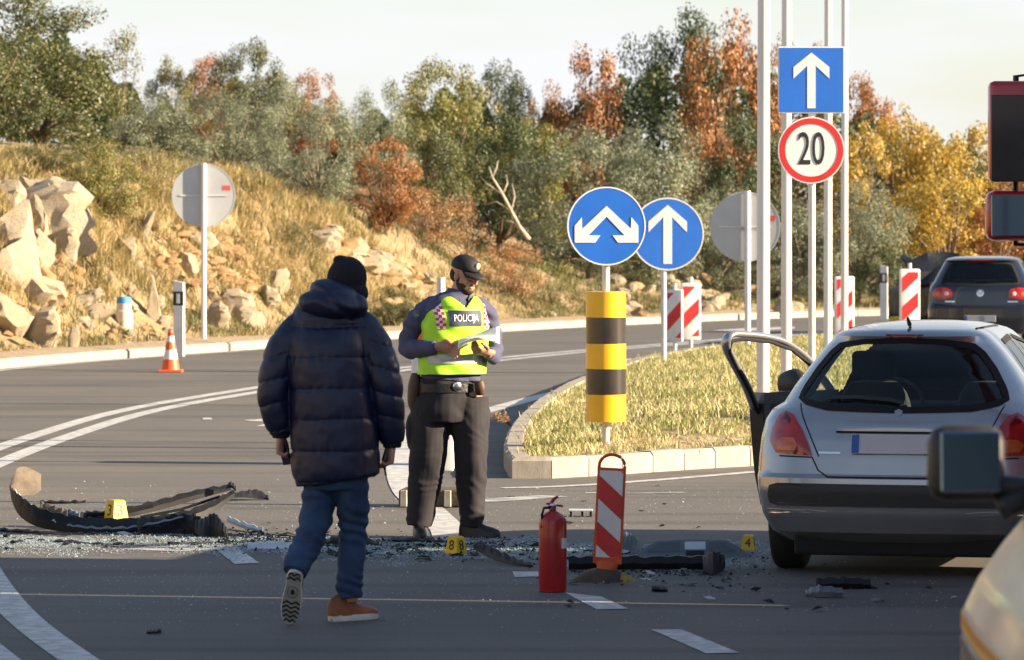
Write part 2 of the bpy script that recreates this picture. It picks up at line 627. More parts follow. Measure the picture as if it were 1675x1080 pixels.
# kerbs: one stone per metre
def stone(name, L, W, H):
    bm = bmesh.new()
    pr = [(0, -0.05), (0, H - 0.03), (0.03, H), (W, H), (W, -0.05)]
    lo = [bm.verts.new((-L / 2, a, b)) for a, b in pr]
    hi = [bm.verts.new((L / 2, a, b)) for a, b in pr]
    bm.faces.new(lo); bm.faces.new(hi)
    for i in range(5): bm.faces.new((lo[i], lo[(i + 1) % 5], hi[(i + 1) % 5], hi[i]))
    bmesh.ops.recalc_face_normals(bm, faces=bm.faces[:])
    me = bpy.data.meshes.new(name)
    bm.to_mesh(me); bm.free()
    me.materials.append(M_kerb)
    return me

kerb = tag(empty('roadside_kerb'), kind='structure')
sm = stone('kerb_stone', 0.986, 0.16, 0.13)
for i in range(96, len(KN) - 30, 2):
    p, d = KN[i], KD[i]
    o = link('kerb_stone', sm, None, kerb, (p[0], p[1], random.uniform(-0.004, 0.004)), (0, 0, math.atan2(d[1], d[0])))

def strip(name, pts, w, m=M_paint, z=0.004, step=0.4, parent=None, rs=True):
    P = resample([(p[0], p[1]) for p in pts], step) if rs else [Vector((p[0], p[1], 0)) for p in pts]
    A = np.array([(p.x, p.y) for p in P])
    d = dirs(A)
    bm = bmesh.new()
    va = [bm.verts.new((a[0] - q[1] * w / 2, a[1] + q[0] * w / 2, z)) for a, q in zip(A, d)]
    vb = [bm.verts.new((a[0] + q[1] * w / 2, a[1] - q[0] * w / 2, z)) for a, q in zip(A, d)]
    for i in range(len(va) - 1): bm.faces.new((va[i], va[i + 1], vb[i + 1], vb[i]))
    return tag(build(name, bm, m, parent), kind='structure')

def patch(name, px, m=M_paint, z=0.004):
    bm = bmesh.new()
    bm.faces.new([bm.verts.new((*gp(a, b)[:2], z)) for a, b in px])
    return tag(build(name, bm, m), kind='structure')

L2 = [(-0.4, 15), (-2.04, 21.6), (-2.86, 25.6), (-3.75, 31.5), (-4.3, 36.5)] + [tuple(gp(a, b)[:2]) for a, b in ((0, 758), (120, 712), (250, 673), (420, 642), (640, 609), (800, 592), (960, 576), (1200, 557), (1320, 547), (1480, 535))]
A = np.array([(p.x, p.y) for p in resample(L2, 1.5)])
d = dirs(A)
L1 = A + np.stack([-d[:, 1], d[:, 0]], 1) * 0.36
strip('centre_line', L2, 0.19)
strip('centre_line', [tuple(p) for p in L1], 0.19)
e = [tuple(KN[i] - KL[i] * 0.22) for i in range(110, len(KN) - 60, 3)]
strip('edge_line', e, 0.13)
strip('edge_line', [gp(a, b) for a, b in ((1000, 618), (960, 632), (880, 650), (800, 671), (735, 684), (690, 697), (664, 728), (655, 765), (668, 805), (705, 838), (733, 868), (738, 895))], 0.24, step=0.2)
strip('edge_line', [gp(a, b) for a, b in ((1240, 772), (1060, 787), (900, 797), (740, 800))], 0.14)
strip('worn_line', [gp(a, b) for a, b in ((905, 812), (820, 818), (740, 822), (690, 815))], 0.30, M_paintworn)
strip('worn_line', [gp(a, b) for a, b in ((1120, 806), (1000, 808), (890, 804))], 0.09, M_paintworn)
for q in ([(923, 970), (983, 977), (1028, 997), (976, 998)], [(1065, 1031), (1115, 1031), (1209, 1069), (1155, 1070)],
          [(838, 936), (880, 936), (884, 944), (842, 945)], [(351, 898), (388, 896), (424, 922), (384, 924)]):
    patch('lane_dash', q)
patch('lane_band', [(200, 899), (300, 892), (388, 895), (352, 899), (290, 903)], M_paintworn, 0.0035)
patch('road_arrow', [(397, 688), (446, 685), (448, 690), (420, 690)])
patch('road_arrow', [(418, 698), (446, 691), (447, 698)])
patch('road_arrow', [(1000, 588), (1040, 587), (1062, 591), (1040, 594), (1000, 592)])
patch('road_arrow', [(1164, 541), (1225, 537), (1300, 535), (1300, 538), (1215, 542)])
patch('road_arrow', [(332, 684), (346, 684), (347, 687), (331, 687)])

# ------------------------------------------------------------------ traffic island
ISL = [tuple(gp(824, 756)[:2]), tuple(gp(829, 773)[:2]), tuple(gp(848, 784)[:2]), tuple(gp(973, 779)[:2]), tuple(gp(1090, 771)[:2]), tuple(gp(1243, 762)[:2]), (4.3, 40.3), (6.0, 43.5), (6.9, 51), (6.7, 62), (6.2, 71), (5.0, 74.0), (3.7, 72.6)] + [tuple(gp(a, b)[:2]) for a, b in ((1060, 600), (960, 634), (893, 668), (852, 703), (833, 728))]
def closed_resample(P, step):
    Q = [Vector((a, b, 0)) for a, b in P]
    n = len(Q)
    dense = []
    for i in range(n):
        a, b, c, dd = Q[i - 1], Q[i], Q[(i + 1) % n], Q[(i + 2) % n]
        for k in range(20):
            dense.append(crom([a, b, c, dd], 1 + k / 20))
    dense.append(dense[0])
    L = [0.0]
    for a, b in zip(dense, dense[1:]): L.append(L[-1] + (b - a).length)
    m = max(3, round(L[-1] / step))
    outp, j = [], 0
    for k in range(m):
        s = L[-1] * k / m
        while L[j + 1] < s: j += 1
        outp.append(dense[j].lerp(dense[j + 1], (s - L[j]) / max(1e-6, L[j + 1] - L[j])))
    return outp
IK = closed_resample(ISL, 0.42)
IKN = np.array([(p.x, p.y) for p in IK])
ikerb = tag(empty('island_kerb'), kind='structure')
n = len(IK)
for i in range(n):
    a, b = IK[i], IK[(i + 1) % n]
    L = (b - a).length
    key = round(L, 3)
    if i == 0: ist = stone('island_kerb_stone', 1.0, 0.16, 0.17)
    dv = (b - a).normalized()
    o = link('kerb_stone', ist, None, ikerb, ((a.x + b.x) / 2, (a.y + b.y) / 2, random.uniform(-0.006, 0.004)), (0, 0, math.atan2(dv.y, dv.x)))
    o.scale = (L * 0.97, 1, 1)
def islz(x, y):
    d2 = np.sqrt(((x[:, None] - IKN[None, :, 0]) ** 2 + (y[:, None] - IKN[None, :, 1]) ** 2).min(1))
    return 0.13 + 0.20 * smooth01(d2 / 2.2) + 0.02 * nfbm(x, y, 3)
# island ground: grid clipped to the island
bm = bmesh.new()
cx0, cy0 = IKN.mean(0)
rings = []
for f in np.linspace(0.985, 0.0, 14):
    q = IKN * f + np.array([cx0, cy0]) * (1 - f)
    # keep the outermost ring just inside the kerb
    zz = islz(q[:, 0], q[:, 1])
    rings.append([(q[i, 0], q[i, 1], zz[i]) for i in range(n)])
loft(bm, [[Vector(p) for p in r] for r in rings[:-1]], cap=False)
island = tag(build('traffic_island', bm, M_soil, smooth=True), kind='structure')

# ------------------------------------------------------------------ grass
def blades(name, base, height, width, lean, m, kind='stuff'):
    """base (n,3), one bent blade (2 quads tapering) each."""
    k = len(base)
    a = rng.uniform(0, 2 * np.pi, k)
    s = np.stack([np.cos(a), np.sin(a), np.zeros(k)], 1) * width[:, None] / 2
    b = rng.uniform(0, 2 * np.pi, k)
    ld = np.stack([np.cos(b), np.sin(b), np.zeros(k)], 1) * (lean * height)[:, None]
    up = np.zeros((k, 3)); up[:, 2] = height
    mid = base + up * 0.55 + ld * 0.3
    tip = base + up * rng.uniform(0.8, 1.0, k)[:, None] + ld
    V = np.stack([base - s, base + s, mid + s * 0.8, mid - s * 0.8, tip + s * 0.15, tip - s * 0.15], 1).reshape(-1, 3)
    o = np.arange(k)[:, None] * 6
    Fc = np.concatenate([o + np.array([0, 1, 2, 3]), o + np.array([3, 2, 4, 5])], 0)
    return tag(link(name, quads_mesh(name, V, Fc), m), kind=kind)

def pip(X, Y, P):
    r = np.zeros(len(X), bool)
    n = len(P)
    for i in range(n):
        x1, y1 = P[i]; x2, y2 = P[(i + 1) % n]
        c = ((y1 > Y) != (y2 > Y)) & (X < (x2 - x1) * (Y - y1) / (y2 - y1 + 1e-12) + x1)
        r ^= c
    return r

M_gr_isl = leafmat('island_grass', [(0.14, 0.19, 0.05), (0.32, 0.32, 0.10), (0.56, 0.47, 0.24), (0.68, 0.58, 0.36)], 0.3)
M_gr_dry = leafmat('straw_grass', [(0.14, 0.14, 0.05), (0.32, 0.25, 0.10), (0.46, 0.35, 0.16), (0.56, 0.45, 0.24)], 0.3)
M_gr_grn = leafmat('verge_grass', [(0.06, 0.085, 0.025), (0.13, 0.13, 0.04), (0.24, 0.21, 0.08)], 0.3)
Nn = 150000
X = rng.uniform(-0.2, 7.2, Nn); Y = 36.6 + (74.5 - 36.6) * rng.uniform(0, 1, Nn) ** 1.5
inner = [(a, b) for a, b in (IKN * 1.0)]
d2 = np.array([np.sqrt(((IKN - q) ** 2).sum(1).min()) for q in np.stack([X, Y], 1)])
k = pip(X, Y, inner) & (d2 > 0.2) & (X < 0.098 * Y + 0.4)
dens = nfbm(X, Y, 2.2)
k &= rng.uniform(-1.2, 1.0, Nn) < dens + 0.5
X, Y = X[k], Y[k]
hh = rng.uniform(0.03, 0.085, len(X)) * (1 + 0.5 * np.clip(nfbm(X, Y, 3.3), -0.6, 1)) * (1 + 0.8 * (rng.uniform(0, 1, len(X)) < 0.03))
blades('island_grass', np.stack([X, Y, islz(X, Y) - 0.01], 1), hh, rng.uniform(0.008, 0.016, len(X)), rng.uniform(0.1, 0.7, len(X)), M_gr_isl)

def bank_grass(name, n_tuft, per, tlo, thi, pxlo, pxhi, h, m, spread, thr):
    i = rng.integers(0, len(KN), n_tuft * 6)
    i = i[(KPX[i] > pxlo) & (KPX[i] < pxhi)]
    t = rng.uniform(tlo, thi, len(i))
    X = KN[i, 0] + KL[i, 0] * t; Y = KN[i, 1] + KL[i, 1] * t
    ok = (nfbm(X, Y, 0.9) + rng.uniform(-0.5, 0.5, len(i)) > thr) & (np.abs(X / Y * F) < 1900)
    X, Y = X[ok][:n_tuft], Y[ok][:n_tuft]
    X = np.repeat(X, per) + rng.normal(0, spread, len(X) * per)
    Y = np.repeat(Y, per) + rng.normal(0, spread, len(Y) * per)
    Z = terr(X, Y)[0]
    blades(name, np.stack([X, Y, Z - 0.02], 1), rng.uniform(0.5, 1.0, len(X)) * h, rng.uniform(0.008, 0.02, len(X)), rng.uniform(0.1, 0.9, len(X)), m)
bank_grass('straw_grass', 9000, 18, 2.4, 12, -1500, 900, 0.40, M_gr_dry, 0.15, -0.35)
bank_grass('green_grass', 7500, 14, 1.3, 10, -1500, 3000, 0.24, M_gr_grn, 0.14, -0.05)
bank_grass('verge_grass', 1500, 12, 1.0, 3.0, -300, 2000, 0.16, M_gr_dry, 0.10, 0.1)
# ------------------------------------------------------------------ rocks (parts of the hillside)
def rockmesh(seed, flat=1.0, cuts=16):
    rr = random.Random(seed)
    bm = bmesh.new()
    bmesh.ops.create_icosphere(bm, subdivisions=3, radius=1.0)
    planes = []
    for _ in range(cuts):
        nn = Vector((rr.gauss(0, 1), rr.gauss(0, 1), rr.gauss(0, 1))).normalized()
        planes.append((nn, rr.uniform(0.45, 0.8)))
    for v in bm.verts:
        p = v.co.copy()
        p *= 1 + 0.30 * noise.noise(p * 1.6 + Vector((seed, 0, 0))) + 0.12 * noise.noise(p * 4 + Vector((0, seed, 0)))
        for nn, dd in planes:
            q = p.dot(nn)
            if q > dd: p -= nn * (q - dd) * 0.96
        # bedding joints
        lay = math.sin((p.z + 0.25 * p.x) * 11 + seed)
        p.x *= 1 + 0.05 * lay
        p.y *= 1 + 0.05 * lay
        p += Vector((noise.noise(p * 7 + Vector((seed, 1, 0))), noise.noise(p * 7 + Vector((0, seed, 9))), noise.noise(p * 7 + Vector((5, 0, seed))))) * 0.07
        p.z *= flat
        v.co = p * 1.25
    me = bpy.data.meshes.new('rock')
    bm.to_mesh(me); bm.free()
    me.materials.append(M_rock)
    me.shade_smooth()
    me.set_sharp_from_angle(angle=R(20))
    return me
RK = [rockmesh(s) for s in range(6)]
RKo = []
for s in range(6, 12):
    q = rockmesh(s, 0.6, 18)
    q.materials[0] = M_rock2
    RKo.append(q)
nrock = 0
rr = random.Random(4)
def rock(px, py, rx, ry, kind=0, deep=0.35, dy=None):
    """boulder whose visible middle is at a photograph pixel, half sizes in photograph pixels"""
    global nrock
    p = hit(px, py + ry * 0.6)
    if p is None: return
    s = p.y / F
    o = link('rock', rr.choice(RK if kind == 0 else RKo), None, hillside)
    b = rx * s * (0.9 if dy is None else dy)
    o.location = (p.x, p.y + b * 0.35, p.z + ry * s * (1 - deep) * 0.6)
    o.scale = (rx * s * 1.15, b, ry * s * 1.2 / (1.0 if kind == 0 else 0.62))
    o.rotation_euler = (rr.uniform(-.3, .3), rr.uniform(-.35, .35), rr.uniform(-.5, .5) + (math.pi if rr.random() < .5 else 0))
    nrock += 1
# pale outcrop
for a in ((70, 350, 62, 40), (25, 440, 48, 44), (112, 392, 40, 34), (55, 480, 50, 26), (14, 330, 30, 30), (52, 322, 30, 24), (92, 318, 26, 22), (122, 345, 17, 42), (92, 362, 17, 44), (62, 365, 18, 38), (24, 385, 34, 48), (60, 412, 26, 34), (100, 405, 22, 28), (128, 398, 15, 26),
          (8, 440, 26, 26), (38, 458, 24, 16), (240, 368, 8, 36), (210, 415, 16, 20), (225, 440, 10, 14), (20, 520, 30, 44), (62, 540, 28, 36), (120, 558, 9, 22), (160, 512, 28, 12), (130, 498, 20, 12), (250, 500, 12, 40),
          (375, 500, 30, 24), (405, 525, 26, 20), (350, 520, 20, 22), (345, 487, 18, 12), (440, 495, 18, 16), (300, 430, 22, 16), (330, 395, 26, 14), (455, 470, 16, 22)):
    rock(*a)
# scree below the outcrop
for _ in range(70):
    px, py = rr.uniform(0, 285), rr.uniform(428, 560)
    r0 = rr.uniform(5, 14)
    rock(px, py, r0 * rr.uniform(0.9, 1.5), r0 * rr.uniform(0.5, 0.9), rr.random() < 0.45)
# ochre broken layers behind the grey disc sign
for _ in range(60):
    px = rr.uniform(265, 425)
    py = rr.uniform(368, 470) + (px - 265) * 0.08
    r0 = rr.uniform(6, 15)
    rock(px, py, r0 * 1.6, r0 * 0.6, 1)
# long sloping ledge
for k in range(34):
    f = k / 33
    px, py = 520 + 180 * f + rr.uniform(-8, 8), 378 + 82 * f + rr.uniform(-6, 30)
    r0 = rr.uniform(11, 24) * (1 - 0.3 * f)
    rock(px, py, r0 * 1.5, r0 * 0.75, rr.random() < 0.4)
# heap of pale stones under the olive trees
for _ in range(64):
    px = rr.uniform(1005, 1300)
    py = rr.uniform(455, 514)
    r0 = rr.uniform(6, 13)
    rock(px, py, r0 * 1.3, r0 * 0.85, rr.random() < 0.25)
for _ in range(14):
    rock(rr.uniform(900, 1000), rr.uniform(480, 515), rr.uniform(5, 10), rr.uniform(4, 7), rr.random() < .3)

# ------------------------------------------------------------------ trees and bushes
M_bark = mat('bark', (0.16, 0.12, 0.085), 0.95, var=(8, 0.4), bump=(18, 0.8, 0.03))
M_twig = mat('pale_twig', (0.42, 0.36, 0.28), 0.9, var=(10, 0.3))
LM = {
    'oak': leafmat('oak_leaves', [(0.046, 0.065, 0.023), (0.091, 0.111, 0.039), (0.156, 0.156, 0.052), (0.260, 0.195, 0.065)]),
    'dark': leafmat('evergreen_leaves', [(0.033, 0.052, 0.023), (0.058, 0.091, 0.033), (0.111, 0.130, 0.046), (0.156, 0.169, 0.065)]),
    'light': leafmat('yellowgreen_leaves', [(0.078, 0.104, 0.026), (0.169, 0.182, 0.046), (0.286, 0.247, 0.065), (0.416, 0.312, 0.078)]),
    'olive': leafmat('olive_leaves', [(0.078, 0.098, 0.052), (0.169, 0.195, 0.117), (0.273, 0.299, 0.195), (0.403, 0.416, 0.299)], 0.25),
    'rust': leafmat('rust_leaves', [(0.091, 0.078, 0.033), (0.286, 0.130, 0.046), (0.494, 0.208, 0.065), (0.620, 0.325, 0.117)], 0.4),
    'yellow': leafmat('yellow_leaves', [(0.156, 0.156, 0.039), (0.416, 0.286, 0.052), (0.620, 0.429, 0.078), (0.620, 0.390, 0.091)], 0.4),
    'dry': leafmat('dry_leaves', [(0.156, 0.104, 0.052), (0.338, 0.195, 0.091), (0.468, 0.247, 0.104), (0.546, 0.390, 0.195)], 0.3),
}
def crownmesh(seed, ncl, per, rx, rz, zc, ll, lw, clr, droop=0.0, base=0.35):
    """leaf-sized faces in clumps through the crown's volume; returns mesh and clump centres"""
    g = np.random.default_rng(seed)
    cen = []
    while len(cen) < ncl:
        p = g.uniform(-1, 1, 3)
        r = np.linalg.norm(p)
        if (np.abs(p) ** 2.7).sum() > 1 or r < 0.25 or (r < 0.62 and g.uniform() < 0.55): continue
        bump = 1 + 0.22 * math.sin(3 * math.atan2(p[1], p[0]) + seed) + 0.12 * g.normal()
        q = np.array([p[0] * rx * bump, p[1] * rx * bump, zc + p[2] * rz * (1 + 0.1 * g.normal())])
        if q[2] < base: continue
        cen.append(q)
    cen = np.array(cen)
    rad = g.uniform(0.6, 1.35, ncl) * clr
    cnt = (per * (rad / clr) ** 2).astype(int) + 8
    ci = np.repeat(np.arange(ncl), cnt)
    k = len(ci)
    dv = g.normal(size=(k, 3)); dv /= np.linalg.norm(dv, axis=1)[:, None]
    P = cen[ci] + dv * (rad[ci] * g.uniform(0.25, 1.0, k) ** 0.6)[:, None] * np.array([1, 1, 0.8])
    out = P - np.array([0, 0, zc]); out /= np.linalg.norm(out, axis=1)[:, None] + 1e-9
    nrm = dv * 0.6 + out * 0.5 + g.normal(size=(k, 3)) * 0.55
    nrm /= np.linalg.norm(nrm, axis=1)[:, None]
    ax = g.normal(size=(k, 3)) + np.array([0, 0, 0.5 - droop])
    ax -= nrm * (ax * nrm).sum(1)[:, None]
    ax /= np.linalg.norm(ax, axis=1)[:, None] + 1e-9
    bx = np.cross(nrm, ax)
    L = (ll * g.uniform(0.6, 1.3, k))[:, None]; W = (lw * g.uniform(0.7, 1.3, k))[:, None]
    V = np.stack([P - ax * L / 2, P + bx * W / 2 - ax * L * 0.05, P + ax * L / 2, P - bx * W / 2 - ax * L * 0.05], 1).reshape(-1, 3)
    Fc = np.arange(k * 4).reshape(-1, 4)
    return quads_mesh('crown', V, Fc), cen

def trunkmesh(seed, cen, r0, fork, nlimb, zc):
    rr = random.Random(seed)
    bm = bmesh.new()
    top = Vector((rr.uniform(-.15, .15), rr.uniform(-.15, .15), fork))
    pipe(bm, [(0, 0, -0.35), (rr.uniform(-.04, .04), 0.02, fork * 0.5), top], [r0 * 1.3, r0, r0 * 0.8], 9)
    pick = rr.sample(range(len(cen)), min(nlimb, len(cen)))
    for i in pick:
        c = Vector(cen[i])
        m1 = top.lerp(c, 0.4) + Vector((rr.uniform(-.12, .12), rr.uniform(-.12, .12), rr.uniform(0, .15)))
        m2 = top.lerp(c, 0.75) + Vector((rr.uniform(-.1, .1), rr.uniform(-.1, .1), rr.uniform(-.05, .1)))
        pipe(bm, [top - Vector((0, 0, 0.05)), m1, m2, c], [r0 * 0.55, r0 * 0.36, r0 * 0.2, 0.008], 6)
    me = bpy.data.meshes.new('trunk')
    bmesh.ops.recalc_face_normals(bm, faces=bm.faces[:])
    bm.to_mesh(me); bm.free()
    me.shade_smooth()
    return me

TREES = {}
def proto(kind, v):
    key = (kind, v)
    if key not in TREES:
        sd = hash(kind) % 0 if False else sum(map(ord, kind)) * 7 + v * 131
        if kind == 'olive': a = (92, 210, 1.55, 1.4, 1.7, 0.085, 0.024, 0.36, 0.1, 0.2)
        elif kind in ('rust', 'yellow'): a = (74, 140, 1.5, 1.5, 2.05, 0.085, 0.055, 0.36, 0.3, 0.4)
        elif kind == 'dry': a = (50, 75, 1.6, 1.2, 1.3, 0.085, 0.04, 0.40, 0.4, 0.1)
        elif kind == 'sapling': a = (26, 60, 1.1, 1.7, 2.2, 0.08, 0.045, 0.34, 0.2, 0.7)
        else: a = (92, 175, 1.55, 1.55, 2.0, 0.078, 0.045, 0.36, 0.0, 0.3)
        cm, cen = crownmesh(sd, *a)
        tm = trunkmesh(sd, cen, 0.10 if kind not in ('dry', 'sapling') else 0.035, 0.55, 26 if kind in ('dry', 'sapling', 'yellow', 'rust') else 14, a[4])
        TREES[key] = (cm, tm)
    return TREES[key]
NT = 0
def tree(name, kind, px, ytop, Y, hw, label, cat='tree', group=None, lm=None, sink=0.15, ybot=None):
    global NT
    NT += 1
    Xw = (px - CX) / F * Y
    g = terr([Xw], [Y])[0][0]
    top = CAMH + (HOR - ytop) / F * Y
    cm, tm = proto(kind, NT % 2)
    hn = 3.75 if kind not in ('dry', 'olive') else (2.65 if kind == 'dry' else 3.3)
    if ybot is not None: g = CAMH + (HOR - ybot) / F * Y
    o = empty(name, (Xw, Y, g - sink), random.uniform(0, 6.28), label, cat, group)
    sz = (top - g + sink) / hn
    sx = hw * 1.15 / F * Y / 1.75
    o.scale = (sx * random.uniform(.94, 1.06), sx * random.uniform(.9, 1.1), sz)
    c = link('crown', cm, None, o)
    if not cm.materials: cm.materials.append(LM[kind if kind in LM else 'light'])
    if lm:
        c.material_slots[0].link = 'OBJECT'
        c.material_slots[0].material = LM[lm]
    t = link('trunk', tm, None, o)
    if not tm.materials: tm.materials.append(M_bark)
    return o
tree('oak_tree', 'oak', 62, -8, 96, 132, 'large dark green oak growing above the pale boulder outcrop')
tree('oak_tree', 'oak', -40, 40, 90, 90, 'dark oak half hidden behind the large oak above the boulders')
tree('sapling', 'sapling', 200, 40, 94, 62, 'thin sparse yellowing sapling beside the large oak above the boulders')
tree('rust_tree', 'rust', 285, 92, 106, 42, 'small rust brown tree on the skyline beyond the olive row', lm='light')
tree('rust_tree', 'rust', 345, 85, 110, 46, 'orange red tree on the skyline touching the dark round oak')
tree('evergreen_tree', 'dark', 402, 62, 106, 66, 'dark grey green round tree on the skyline behind the olive row', lm='oak')
tree('olive_tree', 'olive', 262, 158, 92, 78, 'silvery olive tree at the end of the olive row next to the thin sapling')
tree('olive_tree', 'olive', 372, 142, 93, 72, 'silvery olive tree standing above and behind the grey disc sign')
tree('olive_tree', 'olive', 458, 130, 96, 62, 'silvery olive tree in the middle of the olive row on the bank')
tree('olive_tree', 'olive', 522, 158, 90, 66, 'broad silvery olive tree at the straw grass edge of the bank')
tree('rust_tree', 'rust', 510, 112, 112, 50, 'orange tipped tree peeping over the top of the olive row')
tree('olive_tree', 'olive', 618, 140, 98, 64, 'grey green olive tree above the orange bush on the bank')
tree('oak_tree', 'light', 722, 84, 108, 74, 'yellow green oak with a rounded top on the skyline', lm='light')
tree('evergreen_tree', 'dark', 818, 98, 112, 52, 'dark narrow evergreen tree next to the yellow green oak')
tree('rust_bush', 'rust', 632, 222, 91, 52, 'bright orange autumn bush on the slope below the olive trees', 'bush')
tree('green_bush', 'light', 715, 205, 95, 52, 'mid green bush beside the bright orange bush on the slope', 'bush', lm='oak')
tree('evergreen_tree', 'dark', 815, 205, 104, 80, 'dark green spreading tree behind the bare pale branch')
tree('evergreen_tree', 'dark', 880, 190, 106, 62, 'dark green tree with yellow tips beside the spreading dark tree', lm='light')
tree('rust_tree', 'rust', 958, 70, 112, 72, 'rust brown tree with a loose feathery top on the skyline')
tree('rust_tree', 'rust', 893, 132, 114, 42, 'dull red brown small tree between evergreen and feathery rust tree', lm='dry')
tree('olive_tree', 'olive', 965, 205, 101, 110, 'wide silver olive tree directly behind the two blue arrow signs')
tree('olive_tree', 'olive', 1068, 198, 102, 100, 'tall silver olive tree between the blue arrow signs and grey disc')
tree('evergreen_tree', 'dark', 1105, 28, 116, 82, 'tallest dark evergreen tree behind the silver olive trees')
tree('rust_tree', 'rust', 1185, 18, 112, 82, 'tall orange brown tree behind the white flag poles')
tree('rust_tree', 'rust', 1285, 55, 116, 60, 'brown tree behind the blue one way sign', lm='dry')
tree('evergreen_tree', 'dark', 1225, 180, 107, 62, 'dark green low tree behind the white flag poles')
tree('rust_tree', 'rust', 1155, 200, 108, 55, 'rusty lower tree between olive and white flag poles')
tree('olive_tree', 'olive', 1180, 300, 103, 60, 'small olive bush behind the grey disc and flag poles', 'bush')
tree('yellow_tree', 'yellow', 1420, 108, 116, 62, 'golden brown tree beside the round speed limit sign', lm='rust')
tree('yellow_tree', 'yellow', 1485, 170, 110, 72, 'golden yellow tree sloping down from the speed limit sign')
tree('yellow_tree', 'yellow', 1585, 190, 112, 80, 'yellow and grey green tree behind the truck mirror')
tree('yellow_tree', 'yellow', 1400, 200, 108, 64, 'amber leaved tree behind the flag poles and speed sign')
tree('olive_tree', 'olive', 1408, 292, 104, 72, 'grey green olive bush behind the white reflector post', 'bush')
tree('yellow_tree', 'yellow', 1540, 275, 106, 88, 'yellow leaved bush above the dark hatchback', 'bush')
tree('rust_bush', 'rust', 1620, 330, 107, 66, 'orange bush above the roof of the dark hatchback', 'bush')
tree('rust_bush', 'rust', 1690, 260, 110, 70, 'orange tree half hidden by the truck mirror')
tree('olive_tree', 'olive', 1318, 330, 103, 66, 'pale olive bush behind the posts of the speed sign', 'bush')
tree('green_bush', 'dark', 1455, 400, 103, 42, 'low dark bush right behind the white reflector post', 'bush')
# bushes on the bank
for px, yt, yb, Y0, hw, kind, lm_, lab in (
    (160, 225, 370, 84, 62, 'oak', 'light', 'olive drab bush growing beside the pale boulder outcrop'),
    (70, 235, 300, 86, 60, 'oak', None, 'low dark bush on top of the pale boulder outcrop'),
    (240, 235, 320, 86, 50, 'dry', 'light', 'dry yellowish bush on the slope below the thin sapling'),
    (495, 352, 440, 82, 34, 'dry', 'oak', 'small dark bush between straw grass and rock ledge'),
    (640, 470, 535, 83.5, 38, 'oak', None, 'green bush at the foot of the sloping rock ledge'),
    (690, 300, 395, 92, 50, 'dry', None, 'tangle of brown brambles under the orange bush'),
    (760, 320, 440, 93, 60, 'dry', None, 'dense brown bramble thicket behind the police officer'),
    (835, 395, 490, 93, 55, 'dry', 'rust', 'low reddish bramble bush sloping down to the verge'),
    (900, 420, 505, 95, 45, 'dry', 'light', 'low drab green bush beside the first blue sign'),
    (745, 430, 505, 89, 45, 'dry', 'light', 'pale dry bush on the bank above the verge'),
    (600, 300, 360, 90, 40, 'dry', None, 'low brown scrub under the bright orange bush'),
    (1010, 400, 470, 99, 60, 'dry', 'dark', 'dark undergrowth beneath the silver olive trees')):
    p = hit(px, yb)
    Yq = p.y if p is not None else Y0
    tree('bush', kind, px, yt, Yq + 0.5, hw, lab, 'bush', lm=lm_, ybot=yb)

# distant thicket that closes the gaps between the trunks
def thicket():
    g = np.random.default_rng(77)
    k = 130000
    px = g.uniform(-900, 2900, k)
    Y = g.uniform(112, 124, k)
    X = (px - CX) / F * Y
    ycrest = np.interp(px, [-60, 60, 180, 240, 400, 520, 640, 720, 870, 960, 1120, 1240, 1400, 1500, 1620, 1760], [60, 50, 110, 190, 140, 190, 200, 150, 210, 160, 100, 90, 190, 240, 260, 300]) + 12 * np.sin(px * 0.11) + 9 * np.sin(px * 0.047)
    ztop = CAMH + (HOR - ycrest) / F * Y
    zb = terr(X, Y)[0]
    Z = zb + (ztop - zb) * g.uniform(0, 1, k) ** 0.8
    P = np.stack([X, Y, Z], 1)
    nrm = g.normal(size=(k, 3)); nrm /= np.linalg.norm(nrm, axis=1)[:, None]
    ax = g.normal(size=(k, 3)); ax -= nrm * (ax * nrm).sum(1)[:, None]; ax /= np.linalg.norm(ax, axis=1)[:, None]
    bx = np.cross(nrm, ax)
    V = np.stack([P - ax * .08, P + bx * .05, P + ax * .08, P - bx * .05], 1).reshape(-1, 3)
    return quads_mesh('thicket', V, np.arange(k * 4).reshape(-1, 4))
tag(link('thicket', thicket(), LM['dark']), kind='stuff')
for q, (px, yt, Y, hw, kd) in enumerate(((1780, 200, 112, 80, 'yellow'), (1880, 180, 116, 90, 'olive'), (1990, 210, 114, 85, 'rust'), (2110, 200, 118, 95, 'oak'), (2240, 220, 120, 90, 'olive'), (2380, 210, 122, 100, 'yellow'), (2540, 220, 124, 100, 'oak'), (-150, 60, 92, 90, 'olive'), (-290, 20, 92, 110, 'oak'), (-450, 60, 90, 100, 'olive'), (-620, 40, 90, 110, 'oak'))):
    tree('roadside_tree', kd, px, yt, Y, hw, 'tree of the wood that goes on along the bend of the road', 'tree', 'trees further along the bend')

# bare bleached branch
bm = bmesh.new()
Yb = 97.0
trunk_px = [(866, 392), (850, 372), (836, 345), (822, 318), (805, 290), (800, 272)]
pipe(bm, [ip(a, b, Yb) for a, b in trunk_px], [.05, .045, .035, .03, .02, .008], 7)
for br in ([(822, 318), (795, 300), (786, 288)], [(836, 345), (812, 330), (790, 335)], [(850, 372), (835, 362), (822, 360), (806, 372)], [(836, 345), (842, 322), (838, 300)], [(805, 290), (812, 276), (815, 262)], [(822, 318), (830, 300), (828, 285)]):
    pipe(bm, [ip(a, b, Yb + 0.1 * i) for i, (a, b) in enumerate(br)], [.022, .014, .006, .004][:len(br)], 6)
tag(build('bare_branch', bm, M_twig, smooth=True), 'bare bleached branch sticking out of the dark bushes', 'branch')
